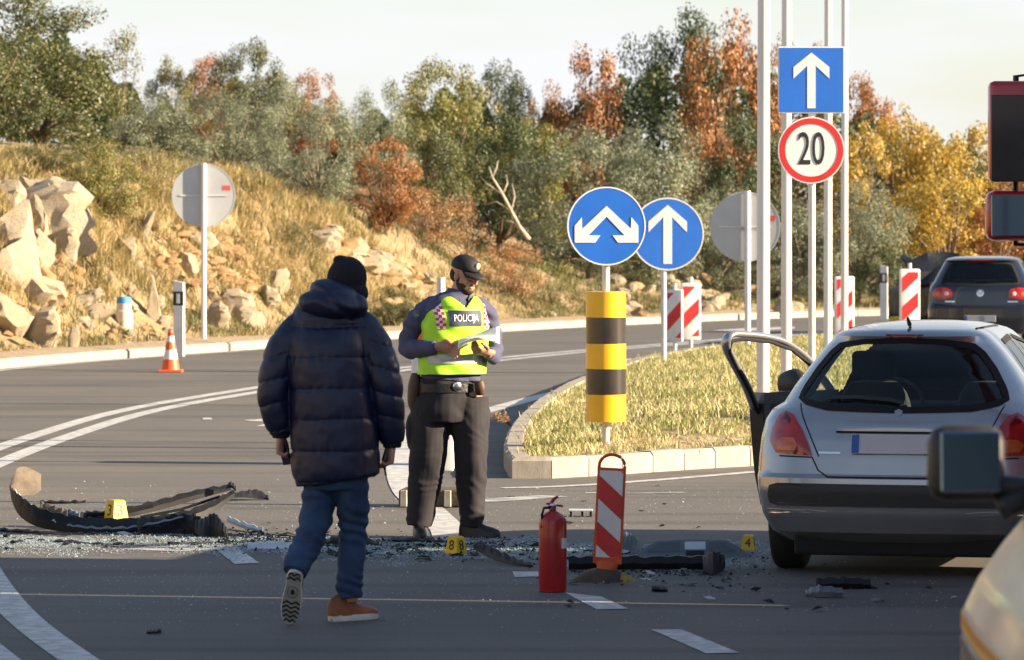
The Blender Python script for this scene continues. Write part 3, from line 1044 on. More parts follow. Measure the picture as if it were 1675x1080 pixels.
# added bushes, unseen past the right edge, put in to throw streaks of shade
for (x_, y_, h_, w_), lab in zip(((13.0, 32.6, 3.5, 1.5), (19.0, 80.5, 3.4, 1.4), (17.0, 87.0, 3.0, 1.3)), ('unseen olive bush added for shade beyond the fire engine', 'tall unseen olive bush added for shade beyond the dark hatchback', 'low unseen olive bush added for shade near the far bend')):
    cm, tm = proto('olive', 0)
    o = empty('shade_bush', (x_, y_, -0.1), 0.7, lab, 'bush')
    o.scale = (w_ / 1.75, w_ / 1.75, h_ / 3.3)
    link('crown', cm, None, o); link('trunk', tm, None, o)
# ------------------------------------------------------------------ street furniture
M_blue = mat('sign_blue', (0.02, 0.15, 0.62), 0.35, var=(3, 0.08), coat=0.2)
M_swhite = mat('sign_white', (0.78, 0.78, 0.77), 0.4, var=(4, 0.06))
M_sred = mat('sign_red', (0.62, 0.03, 0.03), 0.38, var=(4, 0.12))
M_sblack = mat('sign_black', (0.02, 0.02, 0.022), 0.45)
M_salu = mat('sign_back_aluminium', (0.46, 0.48, 0.50), 0.55, 0.35, var=(2, 0.08))
M_galv = mat('galvanised_steel', (0.62, 0.62, 0.61), 0.5, 0.3, var=(5, 0.10), bump=(30, 0.1))
M_pole = mat('white_pole_paint', (0.72, 0.70, 0.68), 0.45, var=(1.5, 0.10), stretch=(1, 1, 0.3))
M_yel = mat('column_yellow', (0.85, 0.46, 0.015), 0.3, var=(3, 0.06), coat=0.3)
M_cblk = mat('column_black', (0.035, 0.028, 0.024), 0.25, coat=0.3, var=(3, 0.2))
M_orange = mat('orange_plastic', (0.75, 0.10, 0.015), 0.5, var=(9, 0.0), col2=(0.55, 0.09, 0.02), bump=(20, 0.1))
M_rubber = mat('recycled_rubber', (0.055, 0.045, 0.035), 0.9, var=(6, 0.0), col2=(0.10, 0.07, 0.045), bump=(40, 0.6, 0.01))
M_moss = mat('yellow_rubber_end', (0.42, 0.30, 0.03), 0.8, var=(12, 0.0), col2=(0.16, 0.12, 0.04), bump=(40, 0.6, 0.01))
M_wplas = mat('white_plastic', (0.75, 0.74, 0.72), 0.5, var=(5, 0.08))
M_evid = mat('evidence_yellow', (0.80, 0.50, 0.01), 0.45, var=(8, 0.10))
M_ext = mat('extinguisher_red', (0.38, 0.007, 0.012), 0.32, var=(5, 0.15), coat=0.3)
M_chrome = mat('chrome', (0.75, 0.75, 0.75), 0.2, 1.0)
M_blk = mat('black_plastic', (0.02, 0.02, 0.022), 0.5, var=(6, 0.3), bump=(25, 0.15))
M_stk = mat('red_sticker', (0.6, 0.08, 0.06), 0.5)
ARROW = [(0, .80), (.53, .34), (.53, .05), (.12, .47), (.12, -.82), (-.12, -.82), (-.12, .47), (-.53, .05), (-.53, .34)]
FORK = [(0, .51), (-.62, -.07), (-.63, .23), (-.81, .01), (-.81, -.42), (-.29, -.42), (-.155, -.235), (-.46, -.235), (0, .24), (.46, -.235), (.155, -.235), (.29, -.42), (.81, -.42), (.81, .01), (.63, .23), (.62, -.07)]

def disc(bm, r, y0, y1, n=56, r2=None):
    """short cylinder along y"""
    r2 = r if r2 is None else r2
    rings = [[Vector((q * math.cos(2 * math.pi * i / n), y, q * math.sin(2 * math.pi * i / n))) for i in range(n)] for q, y in ((r, y0), (r2, y1))]
    loft(bm, rings)

def annulus(bm, r0, r1, y0, y1, n=56):
    def rg(r, y): return [Vector((r * math.cos(2 * math.pi * i / n), y, r * math.sin(2 * math.pi * i / n))) for i in range(n)]
    loft(bm, [rg(r1, y1), rg(r1, y0), rg(r0, y0), rg(r0, y1), rg(r1, y1)], cap=False)

def cyl(name, p0, p1, r, m, parent, n=16, r1=None):
    bm = bmesh.new()
    pipe(bm, [p0, p1], [r, r if r1 is None else r1], n)
    return build(name, bm, m, parent, smooth=True, sharp=40)

def face_poly(name, poly, sc, y, m, parent, loc, th=0.003):
    bm = bmesh.new()
    prism(bm, [(a * sc, b * sc) for a, b in poly], th, 'y', y)
    return build(name, bm, m, parent, loc=loc)

def round_sign(root, z, r, face, back_to_us=False):
    """front faces -y"""
    loc = (0, 0, z)
    bm = bmesh.new(); disc(bm, r * 0.985, -0.004, 0.012)
    pl = build('sign_plate', bm, M_salu, root, loc=loc, smooth=True, sharp=40)
    bm = bmesh.new(); annulus(bm, r * 0.965, r, -0.010, 0.016)
    build('rim', bm, M_salu if face is None else M_swhite, pl, smooth=True, sharp=40)
    if face:
        bm = bmesh.new(); disc(bm, r * 0.965, -0.008, -0.0045)
        build('sign_face', bm, M_blue if face in (ARROW, FORK) else M_swhite, pl, smooth=True, sharp=40)
        if face in (ARROW, FORK):
            face_poly('arrow', face, r, -0.0125, M_swhite, pl, (0, 0, 0))
    return pl

def post(root, r, z1, y=0.03, m=M_galv, z0=-0.2):
    return cyl('post', (0, y, z0), (0, y, z1), r, m, root)

# first blue sign with the yellow and black column
p = gp(992, 764, 0.0); p.z = 0.15
s = F / p.y
t = empty('keep_either_side_sign', p, R(4), 'round blue sign with forked white arrow on a yellow black column', 'traffic sign')
zc = (CAMH + (HOR - 370) / F * p.y) - p.z
round_sign(t, zc, 64.5 / s, FORK)
post(t, 0.033, zc + 0.22, 0.05)
z1 = CAMH + (HOR - 477) / F * p.y - p.z
z0 = CAMH + (HOR - 690) / F * p.y - p.z
cw = 33 / s
zz = [z1 - (z1 - z0) * f for f in (0, .2, .4, .595, .79, 1.0)]
for i in range(5):
    bm = bmesh.new()
    n = 40
    def rg(r, z): return [Vector((r * math.cos(2 * math.pi * k / n), 0.05 + r * math.sin(2 * math.pi * k / n), z)) for k in range(n)]
    loft(bm, [rg(cw - 0.02, zz[i + 1]), rg(cw, zz[i + 1] + 0.001), rg(cw, zz[i] - 0.001), rg(cw - 0.02, zz[i])], cap=True)
    build('column_band', bm, M_yel if i % 2 == 0 else M_cblk, t, smooth=True, sharp=40)

# second blue sign
p = gp(1092, 612); p.z = 0.25
s = F / p.y
t = empty('straight_ahead_sign', p, R(3), 'round blue sign with straight white arrow beside striped boards on grass', 'traffic sign')
zc = CAMH + (HOR - 383) / F * p.y - p.z
round_sign(t, zc, 59.5 / s, ARROW)
cyl('post', (-0.05, 0.04, -0.2), (-0.05, 0.04, zc + 0.3), 0.038, M_galv, t)

# speed limit sign with square one-way sign above it
Ys = 42.0
s = F / Ys
t = empty('speed_limit_sign', ((1327 - CX) / s, Ys, 0.3), R(2), 'red ringed 20 sign under a square blue one way arrow sign', 'traffic sign')
z20 = CAMH + (HOR - 246) / s - 0.3
pl = round_sign(t, z20, 54.5 / s, 'round')
bm = bmesh.new(); annulus(bm, 43 / s, 52.5 / s, -0.0115, -0.0082)
build('red_ring', bm, M_sred, pl, smooth=True, sharp=40)
tm = textmesh('20', 66 / s, extrude=0.0015)
o = link('number', tm, M_sblack, pl, (0, -0.011, 0), (R(90), 0, 0))
o.scale = (0.70, 1.16, 1)
zsq = CAMH + (HOR - 131) / s - 0.3
h = 54.5 / s
pl = boxo('square_plate', (0, 0, zsq), (2 * h, 0.014, 2 * h), M_swhite, t, 0.003)
bm = bmesh.new(); box(bm, (0, -0.0090, 0), (2 * h * 0.965, 0.003, 2 * h * 0.965))
build('blue_face', bm, M_blue, pl)
face_poly('arrow', [(0, .82), (.54, .385), (.54, .04), (.125, .43), (.125, -.85), (-.125, -.85), (-.125, .43), (-.54, .04), (-.54, .385)], h, -0.014, M_swhite, pl, (0, 0, 0))
cyl('post', (0.01, 0.045, -0.4), (0.01, 0.045, zsq + h - 0.03), 0.034, M_galv, t)

# two discs that show us their grey backs
for px, py, rp_, base, off, lab in ((333, 320, 52, 556, 0.0, 'grey back of a round sign on a white post beside the rocky bank'),
                                    (1219, 371, 57.5, 596, 0.035, 'grey back of a round sign half behind white flag poles')):
    p = gp(px, base); p.z = 0.14 if px < 500 else 0.3
    if px < 500:
        p = gp(px, base, 0.14)
    s = F / p.y
    t = empty('round_sign', p, math.pi + R(6 if px < 500 else -4), lab, 'traffic sign')
    zc = CAMH + (HOR - py) / s - p.z
    pl = round_sign(t, zc, rp_ / s, None)
    bm = bmesh.new(); box(bm, (0, 0.018, 0.0), (rp_ / s * 1.5, 0.018, 0.02))
    build('crossbar', bm, M_galv, pl)
    boxo('maker_label', (-rp_ / s * 0.72, 0.0145, rp_ / s * 0.24), (0.13, 0.004, 0.08), M_stk, pl, 0)
    cyl('post', (-off, 0.065, -0.3), (-off, 0.065, zc + rp_ / s + 0.01), 0.043, M_pole, t)

# four tall white flag poles on the island
for i, (px, w, Yp, lab) in enumerate(((1248, 21, 41.0, 'thickest white flag pole, beside the open car door'), (1286, 17, 50.5, 'white flag pole passing behind the edge of the 20 sign, next to the thickest pole'), (1354, 13.5, 62.0, 'slim white flag pole behind the post of the 20 sign'), (1381, 11.5, 71.5, 'slimmest white flag pole, in front of the striped board'))):
    X = (px - CX) / F * Yp
    t = empty('flag_pole', (X, Yp, 0.3), 0, lab, 'pole', 'row of white flag poles')
    r = w / 2 / (F / Yp)
    cyl('shaft', (0, 0, -0.25), (random.uniform(-.02, .02), 0, 8.0), r * 1.05, M_pole, t, 18, r * 0.85)
    cyl('base_plate', (0, 0, -0.02), (0, 0, 0.03), 0.16, M_galv, t, 16)
    cyl('cap', (0, 0, 8.0), (0, 0, 8.06), r * 1.0, M_galv, t, 14, r * 0.3)

def clip_rect(poly, x0, x1, z0, z1):
    def cl(P, f, g):
        o = []
        for i in range(len(P)):
            a, b = P[i - 1], P[i]
            if f(a) != f(b): o.append(g(a, b))
            if f(b): o.append(b)
        return o
    def X(v): return lambda a, b: (v, a[1] + (b[1] - a[1]) * (v - a[0]) / (b[0] - a[0]))
    def Zf(v): return lambda a, b: (a[0] + (b[0] - a[0]) * (v - a[1]) / (b[1] - a[1]), v)
    P = poly
    for f, g in ((lambda q: q[0] >= x0 - 1e-9, X(x0)), (lambda q: q[0] <= x1 + 1e-9, X(x1)), (lambda q: q[1] >= z0 - 1e-9, Zf(z0)), (lambda q: q[1] <= z1 + 1e-9, Zf(z1))):
        if len(P) < 3: return []
        P = cl(P, f, g)
    return P

def stripes(parent, w, z0, z1, pitch, rise, phase, m, y, th=0.003):
    """red slanted bars on a panel of half width w"""
    k = -4
    while k < 14:
        a = z0 + phase + k * pitch
        P = clip_rect([(-w, a), (w, a + rise), (w, a + rise + pitch / 2), (-w, a + pitch / 2)], -w, w, z0, z1)
        if len(P) > 2:
            bm = bmesh.new()
            prism(bm, P, th, 'y', y)
            build('stripe', bm, m, parent)
        k += 1

def board(name, loc, rz, w, h, label, rise, group=None, phase=0.0, base=False):
    """white hollow plastic marker board with red bars, stub on top"""
    t = empty(name, loc, rz, label, 'marker board', group)
    bm = bmesh.new()
    box(bm, (0, 0, h / 2), (w, 0.07, h), bev=0.025)
    pl = build('panel', bm, M_wplas, t, smooth=True, sharp=35)
    stripes(t, w * 0.40, 0.06, h - 0.05, 0.46, rise, phase, M_sred, -0.040)
    cyl('stub', (0.06 if base else 0.0, 0, h - 0.02), (0.06 if base else 0.0, 0, h + (0.22 if base else 0.09)), 0.03, M_wplas, t)
    cyl('foot_post', (0, 0, -0.25), (0, 0, 0.05), 0.03, M_galv, t)
    if base:
        bm = bmesh.new(); box(bm, (0, 0.0, -0.185), (0.46, 0.34, 0.13), bev=0.02)
        b = build('rubber_base', bm, M_rubber, t)
        for sx in (-0.19, 0.13):
            boxo('base_lug', (sx, -0.175, -0.185), (0.05, 0.05, 0.12), M_kerb, b, 0.005)
        tm = textmesh('K1', 0.07, extrude=0.002)
        link('base_text', tm, M_kerb, b, (-0.02, -0.172, -0.185), (R(90), 0, 0))
    return t
# behind the police officer
p = gp(708, 828)
board('marker_board', (p.x, p.y, 0.25), R(-6), 70 / (F / p.y), 1.19, 'white board with red bars on rubber base behind the police officer', 0.30, phase=-0.12, base=True)
for px, yt, w, lab, ry in ((1130, 463, 33, 'striped red white marker board on the grass, taller of the pair by the blue sign', 0.24), (1100, 472, 28, 'striped red white marker board directly behind the post of the blue straight arrow sign', 0.22)):
    Yp = 69.0
    s = F / Yp
    zt = CAMH + (HOR - yt) / s
    board('marker_board', ((px - CX) / s, Yp - (1 if px < 1110 else 0), 0.28), R(8 if px > 1110 else -20), w / s, zt - 0.28, lab, ry, phase=0.10)
for px, yt, w, Yp, lab in ((1381, 452, 33, 75.0, 'striped red white marker board behind the thin flag poles'), (1488, 440, 34, 73.0, 'striped red white marker board next to the dark hatchback')):
    s = F / Yp
    zt = CAMH + (HOR - yt) / s
    board('marker_board', ((px - CX) / s, Yp, 0.05), R(6), w / s, zt - 0.05, lab, 0.24, phase=-0.10)

# orange guide board in front of the column
p = gp(992, 950)
t = empty('guide_board', p, R(-4), 'orange framed red and white guide board leaning on a rubber foot', 'marker board')
t.rotation_euler = (0, R(2.8), R(-4))
s = F / p.y
w, h0, h1 = 0.082, 0.10, 0.735
def rr_rect(w, z0, z1, r, n=7):
    P = [(-w, z0), (w, z0)]
    for k in range(n): a = k / (n - 1) * math.pi / 2; P.append((w - r + r * math.cos(a), z1 - r + r * math.sin(a)))
    for k in range(n): a = math.pi / 2 + k / (n - 1) * math.pi / 2; P.append((-w + r + r * math.cos(a), z1 - r + r * math.sin(a)))
    return P
O1, O2 = rr_rect(w, h0, h1, 0.075), rr_rect(w - 0.014, h1 - 0.075, h1 - 0.014, 0.06)
bm = bmesh.new()
prism(bm, [(-w, h0), (w, h0), (w, h1 - 0.085), (-w, h1 - 0.085)], 0.035, 'y', -0.0175)
build('panel', bm, M_orange, t)
bm = bmesh.new()   # carrying loop
pts = [(-w + 0.008, h1 - 0.10)] + [(-w + 0.008 + (w - 0.008) * (1 - math.cos(a)), h1 - 0.075 + 0.067 * math.sin(a)) for a in [math.pi * k / 14 for k in range(15)]] + [(w - 0.008, h1 - 0.10)]
pipe(bm, [(a, 0, b) for a, b in pts], 0.0095, 8)
build('carry_loop', bm, M_orange, t, smooth=True)
bm = bmesh.new(); box(bm, (0, -0.0195, 0.385), (0.136, 0.004, 0.50))
fp = build('white_face', bm, M_swhite, t)
stripes(t, 0.068, 0.137, 0.633, 0.265, -0.115, 0.07, M_sred, -0.0255)
bm = bmesh.new()
tube(bm, [((0, 0, -0.005), 0.085, 0.07), ((0, 0, 0.03), 0.055, 0.05), ((0, 0, 0.08), 0.06, 0.04), ((0, 0, 0.115), 0.08, 0.022)], 16, 4)
build('socket', bm, M_orange, t, smooth=True)
bm = bmesh.new()
prof_ = [(-0.23, 0, .10), (-0.20, 0.02, .13), (-0.12, 0.075, .15), (-0.05, 0.095, .15), (0.05, 0.09, .15), (0.085, 0.075, .14)]
def foot(bm, pr):
    rings = [[Vector((x, -q, -0.0)), Vector((x, -q * 0.9, z * 0.6)), Vector((x, -q * 0.55, z)), Vector((x, q * 0.55, z)), Vector((x, q * 0.9, z * 0.6)), Vector((x, q, 0))] for x, z, q in pr]
    loft(bm, rings)
foot(bm, [(a, max(b, 0.012), c) for a, b, c in prof_])
ft = build('rubber_foot', bm, M_rubber, t, smooth=True, sharp=45, loc=(0.0, 0, -0.025))
bm = bmesh.new(); foot(bm, [(0.086, 0.074, .14), (0.12, 0.06, .13), (0.16, 0.035, .12), (0.19, 0.012, .09)])
build('yellow_end', bm, M_moss, ft, smooth=True, sharp=45)

# fire extinguisher
p = gp(904, 968)
s = F / p.y
t = empty('fire_extinguisher', p, R(20), 'worn red fire extinguisher standing beside the orange guide board', 'extinguisher')
bm = bmesh.new()
rb = 23.0 / s
prf = [(rb * 0.9, 0.0), (rb * 0.98, 0.006), (rb * 0.98, 0.02), (rb, 0.026), (rb, 0.385), (rb * 0.96, 0.405), (rb * 0.80, 0.428), (rb * 0.45, 0.445), (rb * 0.3, 0.452)]
def lathe(bm, pr, n=28, cap=True, off=(0, 0, 0)):
    loft(bm, [[Vector((off[0] + r * math.cos(2 * math.pi * k / n), off[1] + r * math.sin(2 * math.pi * k / n), off[2] + z)) for k in range(n)] for r, z in pr], cap)
lathe(bm, prf)
build('cylinder', bm, M_ext, t, smooth=True, sharp=40)
bm = bmesh.new(); lathe(bm, [(0.02, 0.452), (0.02, 0.475), (0.026, 0.48), (0.022, 0.495)], 14)
build('valve', bm, M_chrome, t, smooth=True)
bm = bmesh.new(); box(bm, (0.01, 0, 0.485), (0.10, 0.022, 0.012), Matrix.Rotation(R(10), 3, 'Y'), 0.003)
build('carry_handle', bm, M_ext, t)
bm = bmesh.new(); tube(bm, [((-0.01, 0, 0.49), .011, .013), ((0.005, 0, 0.515), .010, .012), ((0.03, 0, 0.53), .007, .012)], 10, 3)
build('lever', bm, M_ext, t, smooth=True)
bm = bmesh.new(); pipe(bm, [(-0.02, 0, 0.47), (-0.055, -0.01, 0.47), (-0.07, -0.015, 0.43), (-0.073, -0.02, 0.36)], 0.008, 8)
build('hose', bm, M_blk, t, smooth=True)
bm = bmesh.new()
n = 8
a0 = R(-72)
vv = [[bm.verts.new((1.012 * rb * math.cos(a0 + R(42) * k / n), 1.012 * rb * math.sin(a0 + R(42) * k / n), z)) for k in range(n + 1)] for z in (0.245, 0.30 + 0.003)]
for k in range(n): bm.faces.new((vv[0][k], vv[0][k + 1], vv[1][k + 1], vv[1][k]))
build('paper_label', bm, M_swhite, t, smooth=True)

# traffic cone
p = gp(279, 609)
s = F / p.y
t = empty('traffic_cone', p, 0, 'orange and white traffic cone standing at the far road edge', 'cone')
M_conew = mat('cone_white', (0.8, 0.8, 0.78), 0.4)
M_coneo = mat('cone_orange', (0.8, 0.12, 0.03), 0.45)
H = 71 / s
boxo('base', (0, 0, 0.018), (0.33, 0.33, 0.034), M_coneo, t, 0.01)
zs = [0.034, .30 * H, .52 * H, .70 * H, .84 * H, H]
def cr(z): return 0.125 - (0.125 - 0.028) * (z - 0.034) / (H - 0.034)
for i in range(5):
    bm = bmesh.new(); lathe(bm, [(cr(zs[i]), zs[i]), (cr(zs[i + 1]), zs[i + 1])], 22, i == 4)
    build('cone_band', bm, M_coneo if i % 2 == 0 else M_conew, t, smooth=True)

# white reflector posts
for px, base, top, hz, lab in ((293, 572, 459, 0.13, 'white roadside reflector post with black band beside the traffic cone'), (1446, 514, 434, 0.13, 'white roadside reflector post with slanted cap beside the far verge')):
    p = gp(px, base, hz)
    s = F / p.y
    H = (base - top) / s
    t = empty('reflector_post', p, R(-12), lab, 'reflector post')
    bm = bmesh.new()
    k = 0.075
    prism(bm, [(-k, -0.1), (k, -0.1), (k, H * 0.97), (-k, H)], 0.1, 'y', -0.05)
    build('body', bm, M_wplas, t)
    bm = bmesh.new(); box(bm, (0, -0.045, H * 0.74), (2 * k + 0.008, 0.025, H * 0.2))
    b = build('black_band', bm, M_sblack, t)
    boxo('reflector', (0, -0.061, H * 0.74), (0.05, 0.008, H * 0.14), M_swhite, b, 0)

# stub marker with a blue top on the slope
p = hit(203, 532)
s = F / p.y
t = empty('boundary_marker', p, 0, 'short whitewashed stone marker with blue top on the rocky slope', 'marker')
M_stonew = mat('whitewashed_stone', (0.66, 0.60, 0.50), 0.9, var=(8, 0.15))
M_bluet = mat('blue_paint_top', (0.06, 0.30, 0.62), 0.6)
H = 46 / s
bm = bmesh.new(); lathe(bm, [(0.14, -0.2), (0.14, H * 0.5), (0.12, H * 0.52), (0.12, H * 0.78)], 12)
build('stone_body', bm, M_stonew, t, smooth=True, sharp=40)
bm = bmesh.new(); lathe(bm, [(0.125, H * 0.78), (0.12, H * 0.93), (0.09, H)], 12)
build('blue_top', bm, M_bluet, t, smooth=True, sharp=40)

# evidence number markers
def marker(px, py, num, hpx, rz, label, m=M_evid):
    p = gp(px, py)
    s = F / p.y
    H = hpx / s
    t = empty('evidence_marker', p, R(rz), label, 'number marker')
    b, tp = H * 0.43, H * 0.31
    bm = bmesh.new()
    rings = [[Vector((-q, -q, z)), Vector((q, -q, z)), Vector((q, q, z)), Vector((-q, q, z))] for q, z in ((b, 0.0), (b, 0.01), (tp, H - 0.008), (tp - 0.008, H))]
    loft(bm, rings)
    build('shell', bm, m, t)
    tilt = math.atan2(b - tp, H)
    for k in range(2):
        a = -math.pi / 2 + k * math.pi / 2      # faces -y and +x
        tm = textmesh(num, H * 0.78, extrude=0.0012)
        o = link('number', tm, M_sblack, t)
        d = (b + tp) / 2 + 0.002
        o.location = (d * math.cos(a), d * math.sin(a), H * 0.5)
        o.rotation_euler = (R(90) - tilt, 0, a + math.pi / 2)
        o.scale = (1.0, 1.0, 1)
    return t
m3 = marker(190, 850, '3', 33, -52, 'yellow evidence marker number 3 on the torn bumper')
m3.location = ip(190, 852, 30.75)
marker(746, 907, '8', 30, -40, 'yellow evidence marker number 8 in front of the police officer')
marker(1224, 901, '4', 26, -8, 'yellow evidence marker number 4 beside the silver car wheel')
marker(1472, 558, '1', 40, -30, 'yellow evidence marker beside the striped board near the hatchback')
# ------------------------------------------------------------------ vehicles
M_silver = mat('silver_car_paint', (0.36, 0.365, 0.38), 0.26, 0.6, var=(3, 0.05), coat=0.7)
M_navy = mat('dark_car_paint', (0.012, 0.016, 0.028), 0.22, 0.2, coat=0.8)
M_trim = mat('dark_bumper_trim', (0.028, 0.029, 0.032), 0.55, bump=(60, 0.1))
M_under = mat('underbody', (0.012, 0.012, 0.013), 0.85)
M_tyre = mat('tyre_rubber', (0.018, 0.018, 0.019), 0.8, bump=(30, 0.2))
M_rim = mat('alloy_rim', (0.45, 0.45, 0.46), 0.35, 0.7)
M_lamp = mat('tail_lamp_red', (0.55, 0.02, 0.012), 0.12, coat=0.8, var=(9, 0.0), col2=(0.30, 0.008, 0.006))
M_lampo = mat('tail_lamp_orange', (0.62, 0.12, 0.02), 0.12, coat=0.8, var=(12, 0.25))
M_lampw = mat('lamp_clear', (0.65, 0.62, 0.60), 0.1, coat=0.8)
M_lampd = mat('lamp_dark_red', (0.16, 0.005, 0.006), 0.15, coat=0.6)
M_glass = glassmat('car_glass', (0.74, 0.84, 0.80), 0.06)
M_gap = mat('panel_gap', (0.008, 0.008, 0.009), 0.9)
M_plate = mat('licence_plate_white', (0.60, 0.58, 0.60), 0.5, var=(5, 0.05))
M_eu = mat('plate_blue', (0.03, 0.10, 0.45), 0.4)
M_seat = mat('seat_cloth', (0.035, 0.036, 0.04), 0.9, bump=(50, 0.3))
M_dash = mat('dashboard', (0.03, 0.03, 0.033), 0.7)
M_mirror = mat('mirror_glass', (0.13, 0.20, 0.27), 0.05, 1.0)

class Car:
    """Body shell lofted from plan outlines at successive heights; x right, y forward (0 = rear end), z up."""
    def __init__(self, root, paint, prof, nr=26, na=12, ns=90):
        self.root, self.paint = root, paint
        keys = prof
        zs = [k[0] for k in keys]
        def at(z, c): return float(np.interp(z, zs, [k[c] for k in keys]))
        zz = []
        for a, b in zip(zs, zs[1:]):
            m = max(1, int(round((b - a) / 0.022)))
            zz += [a + (b - a) * i / m for i in range(m)]
        zz.append(zs[-1])
        rings = []
        for z in zz:
            W, Rr, Ff, rc, bow = (at(z, c) for c in (1, 2, 3, 4, 5))
            rf = at(z, 6)
            rc = min(rc, W * 0.9)
            half = []
            for i in range(nr):                       # rear edge from centre to corner
                x = (W - rc) * i / nr
                half.append((x, Rr + bow * (x / W) ** 2))
            yb = Rr + bow * ((W - rc) / W) ** 2
            for i in range(na + 1):                   # rear corner
                a = -math.pi / 2 + math.pi / 2 * i / na
                half.append((W - rc + rc * math.cos(a), yb + rc * 0.9 + rc * 0.9 * math.sin(a)))
            ys0 = yb + rc * 0.9
            ff = Ff - rf
            for i in range(1, ns):                     # side, tapering a little towards the front
                f = i / ns
                half.append((W * (1 - 0.05 * max(0, f - 0.6) ** 2 / 0.16), ys0 + (ff - ys0) * f))
            for i in range(na + 1):
                a = math.pi / 2 * i / na
                half.append((W * 0.95 - rf * 0.8 + rf * 0.8 * math.cos(a), ff + rf * math.sin(a) * 0.8))
            for i in range(1, nr + 1):
                f = 1 - i / nr
                half.append(((W * 0.95 - rf * 0.8) * f, ff + rf * 0.8 + 0.06 * (1 - f * f) * min(1, rf * 4)))
            ring = [Vector((x, y, z)) for x, y in half] + [Vector((-x, y, z)) for x, y in reversed(half[1:-1])]
            rings.append(ring)
        self.rings = rings
        self.nring = len(rings[0])
        self.V = [p for r in rings for p in r]
        self.Fc = []
        n = self.nring
        for k in range(len(rings) - 1):
            for i in range(n):
                j = (i + 1) % n
                self.Fc.append((k * n + i, k * n + j, (k + 1) * n + j, (k + 1) * n + i))
        self.bvh = BVHTree.FromPolygons([tuple(v) for v in self.V], self.Fc)
        self.cut = {}

    def rear(self, x, z, off=0.0):
        h = self.bvh.ray_cast(Vector((x, -3, z)), Vector((0, 1, 0)))
        if h[0] is None: return None
        nn = h[1] if h[1].y < 0 else -h[1]
        return h[0] + nn * off

    def side(self, y, z, sgn, off=0.0):
        h = self.bvh.ray_cast(Vector((sgn * 4, y, z)), Vector((-sgn, 0, 0)))
        if h[0] is None: return None
        nn = h[1] if h[1].x * sgn > 0 else -h[1]
        return h[0] + nn * off

    def proj(self, kind):
        if kind == 'rear': return lambda a, b, o: self.rear(a, b, o)
        if kind == 'left': return lambda a, b, o: self.side(a, b, -1, o)
        if kind == 'right': return lambda a, b, o: self.side(a, b, 1, o)
        def fr(a, b, o):
            h = self.bvh.ray_cast(Vector((a, 8, b)), Vector((0, -1, 0)))
            if h[0] is None: return None
            nn = h[1] if h[1].y > 0 else -h[1]
            return h[0] + nn * o
        return fr

    def finish(self, openings):
        """openings: {name: (kind, polygon)}; their cells leave the shell and become glass."""
        n = self.nring
        groups = {k: [] for k in openings}
        keep = []
        for f in self.Fc:
            c = sum((self.V[i] for i in f), Vector()) / 4
            nn = (self.V[f[1]] - self.V[f[0]]).cross(self.V[f[3]] - self.V[f[0]])
            hitg = None
            for k, (kind, P) in openings.items():
                if kind == 'rear' and c.y < 1.3 and inpoly(c.x, c.z, P): hitg = k
                elif kind == 'front' and c.y > 2.0 and c.z > 0.9 and inpoly(c.x, c.z, P): hitg = k
                elif kind == 'left' and c.x < 0 and abs(nn.x) > abs(nn.y) * 0.8 and inpoly(c.y, c.z, P): hitg = k
                elif kind == 'right' and c.x > 0 and abs(nn.x) > abs(nn.y) * 0.8 and inpoly(c.y, c.z, P): hitg = k
            (groups[hitg] if hitg else keep).append(f)
        def mk(name, faces, m, extra=None):
            used = sorted({i for f in faces for i in f})
            mp_ = {v: k for k, v in enumerate(used)}
            me = bpy.data.meshes.new(name)
            vv = [tuple(self.V[i]) for i in used]
            ff = [tuple(mp_[i] for i in f) for f in faces]
            if extra: 
                b0 = [mp_[i] for i in range(n)]
                t0 = [mp_[i] for i in range(len(self.V) - n, len(self.V))]
                ff.append(tuple(t0))
            me.from_pydata(vv, [], ff)
            me.validate()
            o = link(name, me, m, self.root)
            me.shade_smooth()
            me.set_sharp_from_angle(angle=R(30))
            return o
        self.body = mk('body', keep, self.paint, True)
        self.glass = {}
        for k, fs in groups.items():
            if fs: self.glass[k] = mk(k, fs, M_glass)
            kind, P = openings[k]
            if k == 'rear_window': self.ring('window_seal', kind, P, 0.035, M_gap, self.glass[k], 0.005)
            else: self.ring('window_seal', kind, P, 0.03, M_gap, self.glass.get(k, self.root), 0.005)
        return self

    def ring(self, name, kind, P, w, m, parent, off, th=0.0, closed=True):
        pr = self.proj(kind)
        Q = []
        nP = len(P)
        for i in range(nP if closed else nP - 1):
            a, b = Vector(P[i]), Vector(P[(i + 1) % nP])
            L = max(1, int((b - a).length / 0.03))
            for k in range(L): Q.append(a.lerp(b, k / L))
        if not closed: Q.append(Vector(P[-1]))
        bm = bmesh.new()
        rows = []
        m_ = len(Q)
        for i in range(m_):
            t = (Q[(i + 1) % m_] if closed or i < m_ - 1 else Q[i]) - (Q[i - 1] if closed or i > 0 else Q[i])
            nn = Vector((-t.y, t.x)).normalized()
            A = pr(*(Q[i] + nn * w / 2), off); B = pr(*(Q[i] - nn * w / 2), off)
            rows.append((bm.verts.new(A), bm.verts.new(B)) if A is not None and B is not None else None)
        for i in range(m_ if closed else m_ - 1):
            a, b = rows[i], rows[(i + 1) % m_]
            if a and b:
                if (a[0].co - b[0].co).length < 0.4 and (a[1].co - b[1].co).length < 0.4:
                    bm.faces.new((a[0], b[0], b[1], a[1]))
        return build(name, bm, m, parent, smooth=True)

